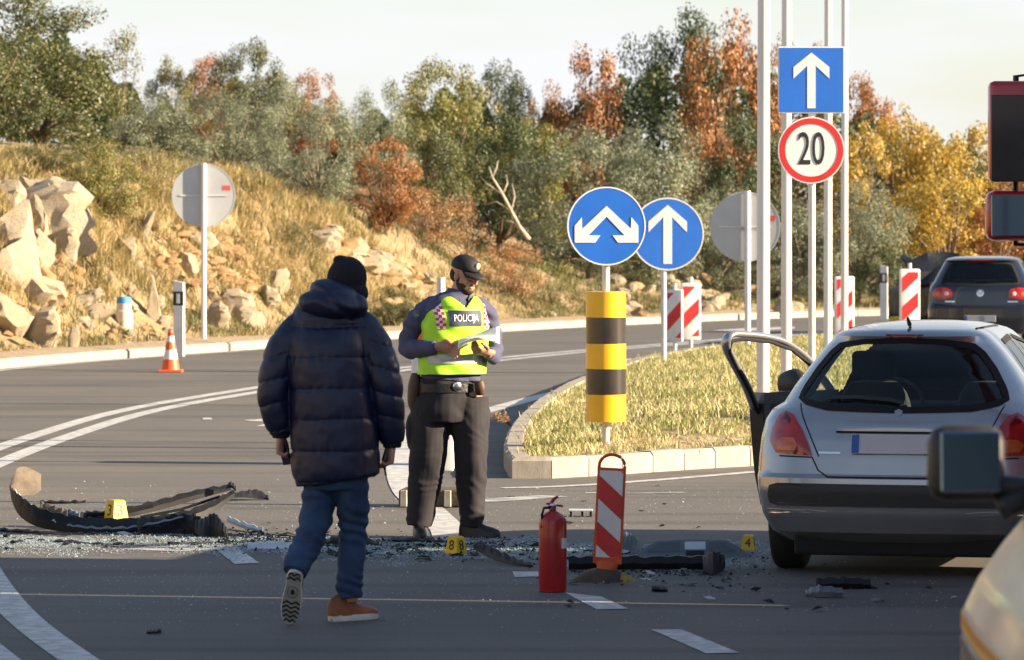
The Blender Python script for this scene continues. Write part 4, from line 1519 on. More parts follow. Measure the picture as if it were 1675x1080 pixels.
    def patch(self, name, kind, P, m, parent, off, rounds=7, bulge=0.0, rim=0.0):
        """star-shaped raised patch moulded on the shell"""
        pr = self.proj(kind)
        Q = []
        for i in range(len(P)):
            a, b = Vector(P[i]), Vector(P[(i + 1) % len(P)])
            L = max(1, int((b - a).length / 0.025))
            for k in range(L): Q.append(a.lerp(b, k / L))
        c = sum(Q, Vector((0, 0))) / len(Q)
        bm = bmesh.new()
        rows = []
        fs = [1.0, 1.0] + [1 - (i + 1) / rounds for i in range(rounds - 1)]
        for j, f in enumerate(fs):
            o = (off if j else -0.01) + bulge * (1 - f * f)
            r = []
            for q in Q:
                h = pr(*(c.lerp(q, f)), o)
                if h is None: h = pr(*(c.lerp(q, f * 0.9)), o) or Vector((0, 0, 0))
                r.append(bm.verts.new(h))
            rows.append(r)
        for a, b in zip(rows, rows[1:]):
            for i in range(len(Q)):
                k = (i + 1) % len(Q)
                bm.faces.new((a[i], a[k], b[k], b[i]))
        bm.faces.new(rows[-1])
        return build(name, bm, m, parent, smooth=True, sharp=50)

def wheel(root, x, y, r, w, steer=0.0):
    sg = 1 if x > 0 else -1
    e = bmesh.new()
    n = 36
    def rg(rad, xx): return [Vector((xx, rad * math.cos(2 * math.pi * i / n), rad * math.sin(2 * math.pi * i / n))) for i in range(n)]
    pr = [(r * .64, -w / 2 + .01), (r * .82, -w / 2), (r * .95, -w / 2 + .01), (r, -w / 2 + .03), (r, w / 2 - .03), (r * .95, w / 2 - .01), (r * .82, w / 2), (r * .64, w / 2 - .01)]
    loft(e, [rg(a, b) for a, b in pr])
    o = build('wheel', e, M_tyre, root, smooth=True, sharp=50, loc=(x, y, r), rot=(0, 0, steer))
    e = bmesh.new()
    loft(e, [rg(r * .64, sg * (w / 2 + .002)), rg(r * .60, sg * (w / 2 + .004)), rg(r * .57, sg * (w / 2 - .03)), rg(r * .15, sg * (w / 2 - .02)), rg(r * .13, sg * (w / 2 + 0.001))])
    build('rim', e, M_rim, o, smooth=True, sharp=40)
    return o

def plate(car, x0, x1, z0, z1, txt=None, blank=True):
    cxp, czp = (x0 + x1) / 2, (z0 + z1) / 2
    a = car.rear(cxp, z0, 0.012); b = car.rear(cxp, z1, 0.012)
    tilt = math.atan2(b.y - a.y, b.z - a.z)
    rootp = boxo('licence_plate', ((a + b) / 2), (x1 - x0, 0.008, z1 - z0), M_plate, car.root, 0.003)
    rootp.rotation_euler = (-tilt, 0, 0)
    boxo('plate_country_band', (-(x1 - x0) / 2 + 0.024, -0.006, 0), (0.042, 0.004, (z1 - z0) * 0.92), M_eu, rootp, 0)
    if txt:
        link('plate_text', textmesh(txt, (z1 - z0) * 0.95, extrude=0.001), M_sblack, rootp, (0.03, -0.006, 0), (R(90), 0, 0)).scale = (0.8, 1, 1)
    return rootp

def seat(root, x, y, m=M_seat):
    bm = bmesh.new()
    tube(bm, [((x, y + 0.05, 0.50), .23, .07), ((x, y - 0.02, 0.72), .24, .075), ((x, y - 0.10, 0.98), .21, .06), ((x, y - 0.13, 1.08), .15, .05)], 14, 4)
    o = build('seat', bm, m, root, smooth=True)
    bm = bmesh.new(); box(bm, (x, y - 0.15, 1.19), (0.27, 0.10, 0.17), bev=0.03)
    build('headrest', bm, m, o, smooth=True)
    return o

def interior(root, W, yseat, ydash, H=0.95):
    bm = bmesh.new(); box(bm, (0, ydash, H - 0.16), (W * 1.8, 0.35, 0.28), bev=0.05)
    build('dashboard', bm, M_dash, root)
    for sx in (-0.36, 0.36):
        seat(root, sx, yseat)
    bm = bmesh.new(); tube(bm, [((0, 1.15, .5), .62, .07), ((0, 1.05, .70), .60, .07), ((0, 1.0, .84), .58, .05)], 20, 4)
    o = build('rear_bench', bm, M_seat, root, smooth=True)
    for sx in (-0.36, 0.36):
        bm = bmesh.new(); box(bm, (sx, 0.97, 0.93), (0.24, 0.08, 0.12), bev=0.03)
        build('headrest', bm, M_seat, o, smooth=True)
    bm = bmesh.new(); pipe(bm, [(-0.36 + 0.18 * math.cos(2 * math.pi * k / 24), ydash - 0.28 + 0.07 * math.sin(2 * math.pi * k / 24), 0.90 + 0.17 * math.sin(2 * math.pi * k / 24)) for k in range(25)], 0.014, 6)
    build('steering_wheel', bm, M_dash, root, smooth=True)
    bm = bmesh.new(); box(bm, (0, ydash - 0.42, 1.30), (0.24, 0.03, 0.07), bev=0.01)
    build('inner_mirror', bm, M_dash, root)

# ---------------- silver hatchback, crashed
Yc = 26.5
sc = F / Yc
silver = empty('silver_hatchback', ((1464 - CX) / sc, Yc, 0), R(-13), 'damaged silver hatchback with its door open seen from behind', 'car')
#       z     W     R     F     rc    bow   rf
prof_s = [(0.20, 0.70, 0.16, 3.85, 0.22, 0.10, 0.3), (0.26, 0.775, 0.06, 3.95, 0.26, 0.10, 0.3), (0.36, 0.825, 0.015, 4.0, 0.28, 0.10, 0.3), (0.50, 0.850, 0.0, 4.02, 0.28, 0.10, 0.3), (0.575, 0.855, 0.01, 4.02, 0.28, 0.10, 0.3),
          (0.60, 0.855, 0.035, 4.02, 0.29, 0.105, 0.3), (0.70, 0.855, 0.055, 3.98, 0.30, 0.12, 0.3), (0.80, 0.850, 0.080, 3.85, 0.32, 0.13, 0.3), (0.90, 0.835, 0.115, 3.55, 0.36, 0.14, 0.3), (0.96, 0.805, 0.145, 3.2, 0.40, 0.15, 0.25),
          (1.00, 0.740, 0.175, 2.95, 0.42, 0.16, 0.2), (1.10, 0.685, 0.245, 2.75, 0.42, 0.17, 0.15), (1.20, 0.615, 0.315, 2.58, 0.40, 0.17, 0.15), (1.30, 0.540, 0.375, 2.42, 0.38, 0.17, 0.15), (1.365, 0.480, 0.390, 2.32, 0.36, 0.16, 0.15),
          (1.395, 0.450, 0.375, 2.27, 0.34, 0.14, 0.15), (1.415, 0.420, 0.400, 2.20, 0.32, 0.14, 0.15), (1.435, 0.37, 0.52, 2.05, 0.28, 0.14, 0.15), (1.455, 0.28, 0.80, 1.85, 0.22, 0.12, 0.12), (1.468, 0.15, 1.10, 1.6, 0.1, 0.05, 0.08)]
car = Car(silver, M_silver, prof_s)
RW = [(-.56, 1.01), (-.42, .98), (0, .97), (.42, .98), (.56, 1.01), (.605, 1.035), (.575, 1.10), (.515, 1.20), (.445, 1.29), (.39, 1.335), (.24, 1.362), (0, 1.372), (-.24, 1.362), (-.39, 1.335), (-.445, 1.29), (-.515, 1.20), (-.575, 1.10), (-.605, 1.035)]
SWf = [(1.62, 1.01), (2.62, 1.02), (2.36, 1.30), (1.66, 1.37)]
SWr = [(0.95, 1.05), (1.50, 1.01), (1.54, 1.37), (1.10, 1.35)]
FW = [(-.58, 1.05), (.58, 1.05), (.42, 1.36), (-.42, 1.36)]
car.finish({'rear_window': ('rear', RW), 'windscreen': ('front', FW), 'side_window': ('right', SWf), 'quarter_window': ('right', SWr), 'rear_door_window': ('left', SWr), 'door_opening': ('left', [(1.60, 0.42), (2.60, 0.42), (2.62, 1.02), (2.36, 1.30), (1.66, 1.37)])})
dop = car.glass.get('door_opening')
if dop is not None:        # the open door leaves a real hole
    for ch in list(dop.children): bpy.data.objects.remove(ch)
    bpy.data.objects.remove(dop)
interior(silver, 0.78, 1.75, 2.75)
# underside closure
bm = bmesh.new(); box(bm, (0, 2.0, 0.26), (1.42, 3.5, 0.10), bev=0.03)
build('floor_pan', bm, M_under, silver)
boxo('rear_apron', (0, 0.22, 0.20), (1.24, 0.10, 0.16), M_under, silver, 0.02)
for sx in (-1, 1):
    wheel(silver, sx * 0.735, 0.78, 0.30, 0.20)
    wheel(silver, sx * 0.735, 3.30, 0.30, 0.20, R(8))
    sd = 'left' if sx < 0 else 'right'
    for yc in (0.78, 3.30):
        car.patch('wheel_arch', sd, [(yc + 0.36 * math.cos(a), max(0.225, 0.32 + 0.36 * math.sin(a))) for a in [2 * math.pi * k / 24 for k in range(24)]], M_under, silver, 0.004)
# bumper strip, grooves, lamps, trim
car.patch('bumper_strip', 'rear', [(-.75, .43), (-.70, .415), (.70, .415), (.75, .43), (.76, .47), (.75, .53), (.70, .545), (-.70, .545), (-.75, .53), (-.76, .47)], M_trim, silver, 0.010, 6)
car.ring('bumper_seam', 'rear', [(-.70, .70), (-.50, .695), (-.46, .62), (-.40, .583), (.40, .583), (.46, .62), (.50, .695), (.70, .70)], 0.008, M_gap, silver, 0.003, closed=False)
car.ring('hatch_seam', 'rear', [(-.46, .70), (-.57, .93), (-.60, 1.0)], 0.007, M_gap, silver, 0.003, closed=False)
car.ring('hatch_seam', 'rear', [(.46, .70), (.57, .93), (.60, 1.0)], 0.007, M_gap, silver, 0.003, closed=False)
for sx in (-1, 1):
    TL = [(sx * a, b) for a, b in ((.72, .715), (.50, .703), (.525, .77), (.57, .86), (.625, .935), (.675, .955), (.72, .93), (.755, .86), (.765, .78))]
    lamp = car.patch('tail_light', 'rear', TL, M_lamp, silver, 0.008, 7, 0.012)
    car.patch('indicator', 'rear', [(sx * a, b) for a, b in ((.70, .73), (.60, .725), (.585, .76), (.61, .80), (.68, .80), (.72, .77))], M_lampo, lamp, 0.021, 5, 0.004)
    car.patch('brake_lens', 'rear', [(sx * a, b) for a, b in ((.70, .90), (.64, .88), (.64, .91), (.67, .94))], M_lampd, lamp, 0.019, 4, 0.003)
    car.patch('rear_reflector', 'rear', [(sx * a, b) for a, b in ((.77, .368), (.42, .372), (.40, .382), (.50, .392), (.77, .392))], M_chrome, silver, 0.006, 4)
car.patch('tailgate_handle', 'rear', [(-.36, .845), (.36, .845), (.37, .87), (.34, .905), (-.34, .905), (-.37, .87)], M_silver, silver, 0.016, 5, 0.006)
car.patch('painted_handle_shadow', 'rear', [(-.36, .838), (.36, .838), (.36, .846), (-.36, .846)], M_gap, silver, 0.010, 3)  # black strip paints the shade under the handle
plate(car, -.265, .265, .715, .832)
car.patch('emblem', 'rear', [(-.02, .945), (.0, .935), (.02, .945), (.024, .965), (.0, .975), (-.024, .965)], M_silver, silver, 0.006, 4)
car.ring('model_lettering', 'rear', [(-.46, .722), (-.33, .722)], 0.012, M_chrome, silver, 0.004, closed=False)
car.patch('high_brake_light', 'rear', [(-.115, 1.377), (.115, 1.377), (.112, 1.402), (-.112, 1.402)], M_lampd, silver, 0.006, 4)
car.ring('wiper', 'rear', [(0.03, 1.00), (-.05, 1.02), (-.25, 1.035), (-.42, 1.03)], 0.022, M_blk, silver, 0.02, closed=False)
bm = bmesh.new(); pipe(bm, [(0, 0.62, 1.43), (0, 0.60, 1.46), (0, 0.52, 1.50)], [.024, .014, .008], 8)
build('aerial', bm, M_blk, silver, smooth=True)
for sx in (-1, 1):
    bm = bmesh.new()
    pipe(bm, [(sx * .375, 0.75, 1.434), (sx * .375, 1.8, 1.434)], 0.006, 6)
    build('roof_seam', bm, M_gap, silver)

# open left front door, hinged at the front pillar
hinge = Vector((-0.80, 2.62, 0))
door = empty('door', hinge, R(-30))
door.parent = silver
door['label'] = 'open front door with empty window frame'
def dpt(y, z):      # door leaf local: x = thickness direction, y back from the hinge
    xw = -float(np.interp(z, [0.25, 0.5, 0.9, 1.0, 1.2, 1.37], [0.0, 0.04, 0.04, 0.02, 0.0, -0.03])) 
    return Vector((xw, -y, z))
M_silver_in = M_silver
# lower leaf
bm = bmesh.new()
rings = []
for z in np.linspace(0.28, 1.0, 12):
    o1 = [dpt(y, z) for y in np.linspace(0.0, 0.62 + 0.12 * z, 10)]
    i1 = [dpt(y, z) + Vector((0.10, 0, 0)) for y in np.linspace(0.62 + 0.12 * z, 0.0, 10)]
    rings.append(o1 + i1)
loft(bm, rings)
build('door_panel', bm, M_silver, door, smooth=True, sharp=40)
bm = bmesh.new()
rings = []
for z in np.linspace(0.34, 0.93, 9):
    o1 = [dpt(y, z) + Vector((0.102, 0, 0)) for y in np.linspace(0.06, 0.66, 8)]
    i1 = [dpt(y, z) + Vector((0.135, 0, 0)) for y in np.linspace(0.64, 0.10, 8)]
    rings.append(o1 + i1)
loft(bm, rings)
build('door_trim', bm, M_blk, door, smooth=True, sharp=40)
bm = bmesh.new()
loft(bm, [[dpt(0.622 + 0.12 * z + d_, z) + Vector((x_, 0, 0)) for x_, d_ in ((-.004, 0), (-.004, .012), (.105, .012), (.105, 0))] for z in np.linspace(0.29, 0.93, 8)])
build('door_edge', bm, M_blk, door)
bm = bmesh.new()
fr = [(0.0, 0.98), (0.24, 1.17), (0.48, 1.29), (0.70, 1.345), (0.98, 1.37), (1.08, 1.36), (1.09, 1.29), (0.98, 1.17), (0.86, 1.04), (0.75, 0.90)]
pts = [dpt(a, b) + Vector((0.05, 0, 0)) for a, b in fr]
tube(bm, [(p, 0.035, 0.022) for p in pts], 10, 4, side=Vector((1, 0, 0)))
build('window_frame', bm, M_silver, door, smooth=True)
bm = bmesh.new()
pipe(bm, [dpt(a, b) + Vector((0.075, -0.0, -0.03)) for a, b in fr[1:]], 0.012, 7)
build('frame_seal', bm, M_gap, door, smooth=True)
bm = bmesh.new()
tube(bm, [(dpt(0.16, 1.0) + Vector((-0.02, 0, 0)), .03, .03), (dpt(0.16, 1.03) + Vector((-0.12, 0, 0)), .10, .06), (dpt(0.16, 1.03) + Vector((-0.24, 0, 0)), .07, .05)], 12, 4, side=Vector((0, 0, 1)))
build('door_mirror', bm, M_blk, door, smooth=True)

# ---------------- dark hatchback further up the road
Yg = 76.0
sc = F / Yg
golf = empty('dark_hatchback', ((1603 - CX) / sc, Yg, 0), R(-9), 'dark navy hatchback stopped on the road beyond the silver car', 'car')
prof_g = [(0.20, 0.74, 0.12, 4.0, 0.2, 0.08, 0.3), (0.28, 0.82, 0.04, 4.15, 0.24, 0.08, 0.3), (0.45, 0.875, 0.0, 4.2, 0.25, 0.08, 0.3), (0.62, 0.88, 0.0, 4.2, 0.25, 0.08, 0.3), (0.68, 0.88, 0.05, 4.18, 0.25, 0.09, 0.3), (0.90, 0.87, 0.08, 3.8, 0.28, 0.10, 0.3),
          (0.98, 0.85, 0.10, 3.3, 0.30, 0.11, 0.25), (1.05, 0.80, 0.14, 3.0, 0.32, 0.12, 0.2), (1.25, 0.70, 0.30, 2.62, 0.3, 0.13, 0.15), (1.38, 0.635, 0.40, 2.4, 0.3, 0.13, 0.15), (1.42, 0.61, 0.36, 2.32, 0.3, 0.12, 0.15), (1.45, 0.57, 0.45, 2.2, 0.3, 0.1, 0.15), (1.47, 0.48, 0.8, 1.95, 0.3, 0.1, 0.15), (1.485, 0.30, 1.1, 1.6, 0.2, 0.05, 0.1)]
gcar = Car(golf, M_navy, prof_g, 18, 8, 60)
RWg = [(-.64, 1.03), (0, 1.01), (.64, 1.03), (.62, 1.12), (.52, 1.33), (.46, 1.37), (0, 1.385), (-.46, 1.37), (-.52, 1.33), (-.62, 1.12)]
gcar.finish({'rear_window': ('rear', RWg), 'windscreen': ('front', [(-.62, 1.1), (.62, 1.1), (.52, 1.38), (-.52, 1.38)]), 'side_window': ('right', [(1.62, 1.05), (2.6, 1.05), (2.4, 1.32), (1.66, 1.38)]), 'door_window': ('left', [(1.62, 1.05), (2.6, 1.05), (2.4, 1.32), (1.66, 1.38)]), 'rear_door_window': ('left', [(0.95, 1.08), (1.52, 1.05), (1.55, 1.38), (1.1, 1.36)])})
M_roofg = mat('pale_roof_sheen', (0.10, 0.11, 0.13), 0.2, 0.3, coat=1.0)
interior(golf, 0.8, 1.75, 2.8)
bm = bmesh.new(); box(bm, (0, 2.0, 0.26), (1.45, 3.6, 0.10), bev=0.03)
build('floor_pan', bm, M_under, golf)
for sx in (-1, 1):
    wheel(golf, sx * 0.76, 0.80, 0.31, 0.20); wheel(golf, sx * 0.76, 3.38, 0.31, 0.20)
    TL = [(sx * a, b) for a, b in ((.47, .80), (.46, .86), (.50, .94), (.62, .97), (.76, .95), (.80, .86), (.78, .79), (.62, .765))]
    lamp = gcar.patch('tail_light', 'rear', TL, M_lamp, golf, 0.006, 6, 0.012)
    for cxq in (.56, .70):
        gcar.patch('round_lens', 'rear', [(sx * (cxq + .035 * math.cos(a)), .865 + .035 * math.sin(a)) for a in [2 * math.pi * k / 12 for k in range(12)]], M_lampw if cxq < .6 else M_lampo, lamp, 0.022, 3, 0.004)
gcar.patch('emblem', 'rear', [(.058 * math.cos(a), .875 + .058 * math.sin(a)) for a in [2 * math.pi * k / 20 for k in range(20)]], M_chrome, golf, 0.01, 4)
gcar.ring('emblem_strokes', 'rear', [(-.036, .905), (-.018, .845), (0, .88), (.018, .845), (.036, .905)], 0.012, M_gap, golf, 0.016, closed=False)
plate(gcar, -.26, .26, .40, .51, '·25·')
gcar.patch('high_brake_light', 'rear', [(-.25, 1.40), (.25, 1.40), (.24, 1.425), (-.24, 1.425)], M_lampd, golf, 0.006, 4)
gcar.ring('bumper_seam', 'rear', [(-.80, .70), (-.45, .66), (.45, .66), (.80, .70)], 0.012, M_gap, golf, 0.004, closed=False)
gcar.ring('model_lettering', 'rear', [(-.58, .735), (-.42, .735)], 0.02, M_chrome, golf, 0.005, closed=False)
gcar.ring('model_lettering', 'rear', [(.45, .735), (.62, .735)], 0.02, M_chrome, golf, 0.005, closed=False)

# ---------------- wrecked dark car beyond the hatchback
Yw = 84.0
sc = F / Yw
wreck = empty('wrecked_car', ((1572 - CX) / sc, Yw, 0), R(18), 'wrecked black car with its bonnet crumpled up beyond the hatchback', 'car')
M_wr = mat('wreck_paint', (0.006, 0.007, 0.010), 0.45, coat=0.1, spec=0.25, bump=(5, 0.4, 0.05))
bm = bmesh.new()
box(bm, (0, 1.0, 0.55), (1.6, 2.6, 0.62), bev=0.12)
def crumple(bm, amp, f, sd):
    bmesh.ops.subdivide_edges(bm, edges=bm.edges[:], cuts=4, use_grid_fill=True)
    for v in bm.verts:
        v.co += Vector((fbm(v.co, f, sd), fbm(v.co, f, sd + 5), fbm(v.co, f, sd + 9))) * amp
crumple(bm, 0.16, 2.2, 3)
build('crushed_front', bm, M_wr, wreck, smooth=True, sharp=30)
bm = bmesh.new(); box(bm, (0.0, 1.3, 1.15), (1.4, 1.0, 0.04), Matrix.Rotation(R(38), 3, 'X'))
crumple(bm, 0.28, 2.0, 8)
build('crumpled_bonnet', bm, M_wr, wreck, smooth=True, sharp=30)
bm = bmesh.new(); box(bm, (-0.45, 0.3, 1.05), (0.7, 0.5, 0.04), Matrix.Rotation(R(-30), 3, 'Y'))
crumple(bm, 0.22, 3.0, 12)
build('torn_wing', bm, M_wr, wreck, smooth=True, sharp=30)
bm = bmesh.new(); ball(bm, (-.55, -.28, .92), (.09, .05, .06)); build('headlight', bm, M_lampw, wreck, smooth=True)
bm = bmesh.new(); ball(bm, (.05, -.1, 1.02), (.07, .05, .06)); build('headlight', bm, M_lampw, wreck, smooth=True)
bm = bmesh.new(); ball(bm, (-.62, -.3, .42), (.10, .05, .12)); build('red_lamp', bm, M_lamp, wreck, smooth=True)
boxo('blue_badge', (-.55, -.36, .58), (.2, .03, .06), M_eu, wreck)
for sx in (-1, 1):
    wheel(wreck, sx * .72, 0.5, 0.30, 0.2)
wreck.scale = (0.85, 0.85, 1.0)

# ---------------- response van close on the right: only flank and mirror reach into the frame
M_van = mat('van_paint', (0.52, 0.46, 0.38), 0.35, 0.2, coat=0.5, var=(2, 0.06))
M_vst = mat('van_orange_stripe', (0.75, 0.33, 0.02), 0.4)
van = empty('response_van', (2.175, 8.2, 0), 0, 'pale van with orange stripe, only its flank and black mirror in view', 'van')
prof_v = [(0.25, 0.86, 0.1, 4.55, .15, .05, .25), (0.40, 0.95, 0.0, 4.75, .15, .05, .3), (0.75, 0.985, 0.0, 4.75, .15, .05, .3), (1.00, 0.985, 0.0, 4.72, .15, .05, .3), (1.10, 0.955, 0.02, 4.62, .15, .05, .35), (1.20, 0.90, 0.03, 4.5, .15, .05, .35), (1.30, 0.855, 0.04, 4.2, .15, .05, .3), (1.7, 0.80, 0.1, 3.8, .15, .05, .25), (1.90, 0.74, 0.15, 3.6, .2, .05, .25), (1.96, 0.60, 0.3, 3.4, .2, .05, .2)]
vcar = Car(van, M_van, prof_v, 10, 6, 70)
VW = [(3.0, 1.34), (3.85, 1.34), (3.55, 1.68), (3.0, 1.72)]
vcar.finish({'door_window': ('left', VW), 'side_window': ('right', VW)})
vcar.patch('stripe', 'left', [(0.3, .955), (4.45, .955), (4.45, 1.0), (0.3, 1.0)], M_vst, van, 0.004, 3)
vcar.patch('lower_stripe', 'left', [(0.3, .75), (4.45, .75), (4.45, .93), (0.3, .93)], mat('van_lower_panel', (0.16, 0.11, 0.09), 0.4), van, 0.004, 3)
for sx in (-1, 1):
    wheel(van, sx * 0.80, 0.95, 0.34, 0.22); wheel(van, sx * 0.80, 3.85, 0.34, 0.22)
vcar.patch('rear_window', 'rear', [(-.66, 1.28), (.66, 1.28), (.60, 1.72), (-.60, 1.72)], M_gap, van, 0.006, 4)
for sx in (-1, 1):
    vcar.patch('tail_light', 'rear', [(sx * .80, .85), (sx * .70, .85), (sx * .68, 1.20), (sx * .76, 1.20)], M_lamp, van, 0.01, 4)
vcar.ring('door_seam', 'rear', [(0, .45), (0, 1.8)], 0.01, M_gap, van, 0.004, closed=False)
plate(vcar, -.60, -.08, .72, .83)
def van_mirror(sgn):
    s0 = F / 12.2
    xm = (1580 - CX) / F * 12.2 - 2.175
    if sgn > 0: xm = -xm
    z = CAMH - (758 - HOR) / s0
    bm = bmesh.new()
    box(bm, (0, 0, 0), (0.205, 0.11, 0.205), bev=0.045)
    h_ = build('mirror_housing', bm, M_blk, van, smooth=True, loc=(xm, 4.0, z))
    bm = bmesh.new(); box(bm, (0, -0.058, 0.004), (0.178, 0.012, 0.178), bev=0.005)
    for v in bm.verts:
        if abs(v.co.x) > .07 and abs(v.co.z) > .07: v.co.x *= 0.9; v.co.z *= 0.9
    build('mirror_glass', bm, M_mirror, h_, rot=(R(-3), 0, R(-6) * sgn))
    bm = bmesh.new(); tube(bm, [((xm - sgn * 0.07, 4.0, z - 0.06), .03, .03), ((xm - sgn * 0.18, 4.0, z - 0.07), .03, .035), ((-0.88 * (-sgn), 4.0, z - 0.12), .04, .05)], 10, 4, side=Vector((0, 0, 1)))
    build('mirror_arm', bm, M_blk, van, smooth=True)
van_mirror(-1)
van_mirror(1)

# ---------------- fire engine standing along the right of the road, its mirrors reach into the frame
M_fire = mat('fire_engine_red', (0.42, 0.012, 0.014), 0.3, coat=0.6, var=(2, 0.06))
fire = empty('fire_engine', (4.75, 14.2, 0), 0, 'red fire engine at the roadside, its hanging mirrors reaching into view', 'truck')
L = 12.55
bm = bmesh.new(); box(bm, (0, 4.9, 2.13), (2.5, 9.6, 2.86), bev=0.06); build('equipment_body', bm, M_fire, fire)
bm = bmesh.new(); box(bm, (0, L - 1.25, 2.0), (2.45, 2.3, 2.8), bev=0.12); cab = build('cab', bm, M_fire, fire)
bm = bmesh.new(); box(bm, (-1.228, L - 1.1, 2.2), (0.02, 1.2, 0.8), bev=0.005); build('cab_window', bm, M_gap, fire)
bm = bmesh.new(); box(bm, (0, L - 0.098, 2.2), (2.1, 0.02, 0.9), bev=0.005); build('windscreen', bm, M_gap, fire)
bm = bmesh.new(); box(bm, (0, 6.2, 0.62), (2.2, 12.2, 0.3), bev=0.03); build('chassis', bm, M_under, fire)
for k in range(4):
    boxo('roller_shutter', (-1.262, 1.3 + 2.15 * k, 1.9), (0.02, 1.9, 1.7), M_salu, fire, 0.005)
for yw in (2.6, 10.9):
    for sx in (-1, 1): wheel(fire, sx * 1.08, yw, 0.5, 0.3)
for sgn in (-1, 1):
    Ym = L - 0.05
    s0 = F / (14.2 + Ym)
    def mx_(px): return (px - CX) / s0 - 4.75 if sgn < 0 else -((px - CX) / s0 - 4.75)
    def mz_(py): return CAMH - (py - HOR) / s0
    w0 = 0.33
    xm = mx_(1617) + (w0 / 2) * (-sgn)
    z0, z1 = mz_(298), mz_(133)
    bm = bmesh.new(); box(bm, (xm, Ym, (z0 + z1) / 2), (w0, 0.14, z1 - z0), bev=0.03); h_ = build('mirror_housing', bm, M_fire, fire, smooth=True, sharp=50)
    bm = bmesh.new(); box(bm, (xm, Ym - 0.072, (z0 + z1) / 2 - 0.04), (w0 - 0.015, 0.012, z1 - z0 - 0.085), bev=0.004); build('mirror_glass', bm, M_glass_dark if False else mat('dark_mirror', (0.05, 0.05, 0.055), 0.08, 0.8), h_)
    z0, z1 = mz_(394), mz_(312)
    xm2 = mx_(1612) + (w0 / 2) * (-sgn)
    bm = bmesh.new(); box(bm, (xm2, Ym, (z0 + z1) / 2), (w0, 0.16, z1 - z0), bev=0.05); h2 = build('wide_angle_mirror', bm, M_fire, fire, smooth=True, sharp=50)
    bm = bmesh.new(); box(bm, (xm2, Ym - 0.08, (z0 + z1) / 2), (w0 - 0.05, 0.014, z1 - z0 - 0.05), bev=0.005); build('mirror_glass', bm, M_mirror, h2, rot=(0, 0, 0))
    bm = bmesh.new()
    xb = 1.2 * sgn
    pipe(bm, [(xb, L - 0.5, 2.95), (xb + 0.3 * sgn, Ym + 0.02, 2.96), (xm, Ym + 0.05, mz_(133) + 0.03), (xm, Ym + 0.05, mz_(400)), (xb, L - 0.4, mz_(410))], 0.018, 8)
    build('mirror_arm', bm, M_blk, fire, smooth=True)
# ------------------------------------------------------------------ people
M_skin = mat('skin', (0.50, 0.27, 0.19), 0.5, var=(14, 0.10), bump=(60, 0.1))
M_skin2 = mat('skin_ruddy', (0.46, 0.24, 0.17), 0.5, var=(14, 0.12), bump=(60, 0.1))
M_puffer = mat('navy_nylon', (0.0038, 0.0085, 0.036), 0.5, var=(5, 0.2), bump=(22, 0.25, 0.006))
M_knit = mat('black_knit', (0.006, 0.006, 0.010), 0.9, bump=(180, 0.6, 0.004))
M_jeans = mat('blue_denim', (0.030, 0.068, 0.145), 0.85, var=(7, 0.0), col2=(0.016, 0.036, 0.085), bump=(200, 0.3, 0.003))
M_shoe = mat('tan_leather', (0.24, 0.085, 0.03), 0.55, var=(14, 0.25), bump=(40, 0.2))
M_sole = mat('white_sole', (0.70, 0.69, 0.66), 0.6, var=(20, 0.1))
M_soleg = mat('sole_grey', (0.30, 0.30, 0.28), 0.8, var=(25, 0.15))
M_soled = mat('sole_dark', (0.02, 0.02, 0.02), 0.8)
M_phone = mat('black_device', (0.01, 0.01, 0.012), 0.25)

def hand(bm, wrist, d, palm_n, side, size=1.0, curl=0.6, thumb_in=0.5):
    """hand from the wrist along d; palm normal palm_n (fingers curl that way); side = direction of the thumb"""
    d, palm_n, side = Vector(d).normalized(), Vector(palm_n).normalized(), Vector(side).normalized()
    k = size
    w = Vector(wrist)
    pc = w + d * 0.05 * k
    tube(bm, [(w - d * 0.05 * k, .030 * k, .024 * k), (w, .029 * k, .021 * k), (w + d * .04 * k, .040 * k, .018 * k), (w + d * .09 * k, .043 * k, .016 * k), (w + d * .10 * k, .036 * k, .012 * k)], 14, 4, side=side)
    for i, (o, ln) in enumerate(((0.032, 0.072), (0.011, 0.08), (-0.011, 0.075), (-0.031, 0.058))):
        b = w + d * 0.085 * k + side * o * k
        pts = [b]
        a = 0.25
        cur = b
        for j, f in enumerate((0.45, 0.32, 0.25)):
            a += curl * (0.55 + 0.25 * j) + 0.06 * i
            cur = cur + (d * math.cos(a) + palm_n * math.sin(a)) * ln * f * k
            pts.append(cur)
        tube(bm, [(p, r * k) for p, r in zip(pts, (.0105, .010, .009, .007))], 8, 3, side=side)
    b = w + d * 0.025 * k + side * 0.028 * k
    t1 = b + (d * 0.5 + side * 0.7 + palm_n * 0.35 * thumb_in).normalized() * 0.035 * k
    t2 = t1 + (d * 0.85 + side * (0.25 - 0.4 * thumb_in) + palm_n * 0.6 * thumb_in).normalized() * 0.03 * k
    t3 = t2 + (d * 0.8 - side * 0.3 * thumb_in + palm_n * 0.7 * thumb_in).normalized() * 0.024 * k
    tube(bm, [(b, .014 * k), (t1, .0125 * k), (t2, .011 * k), (t3, .008 * k)], 8, 3)

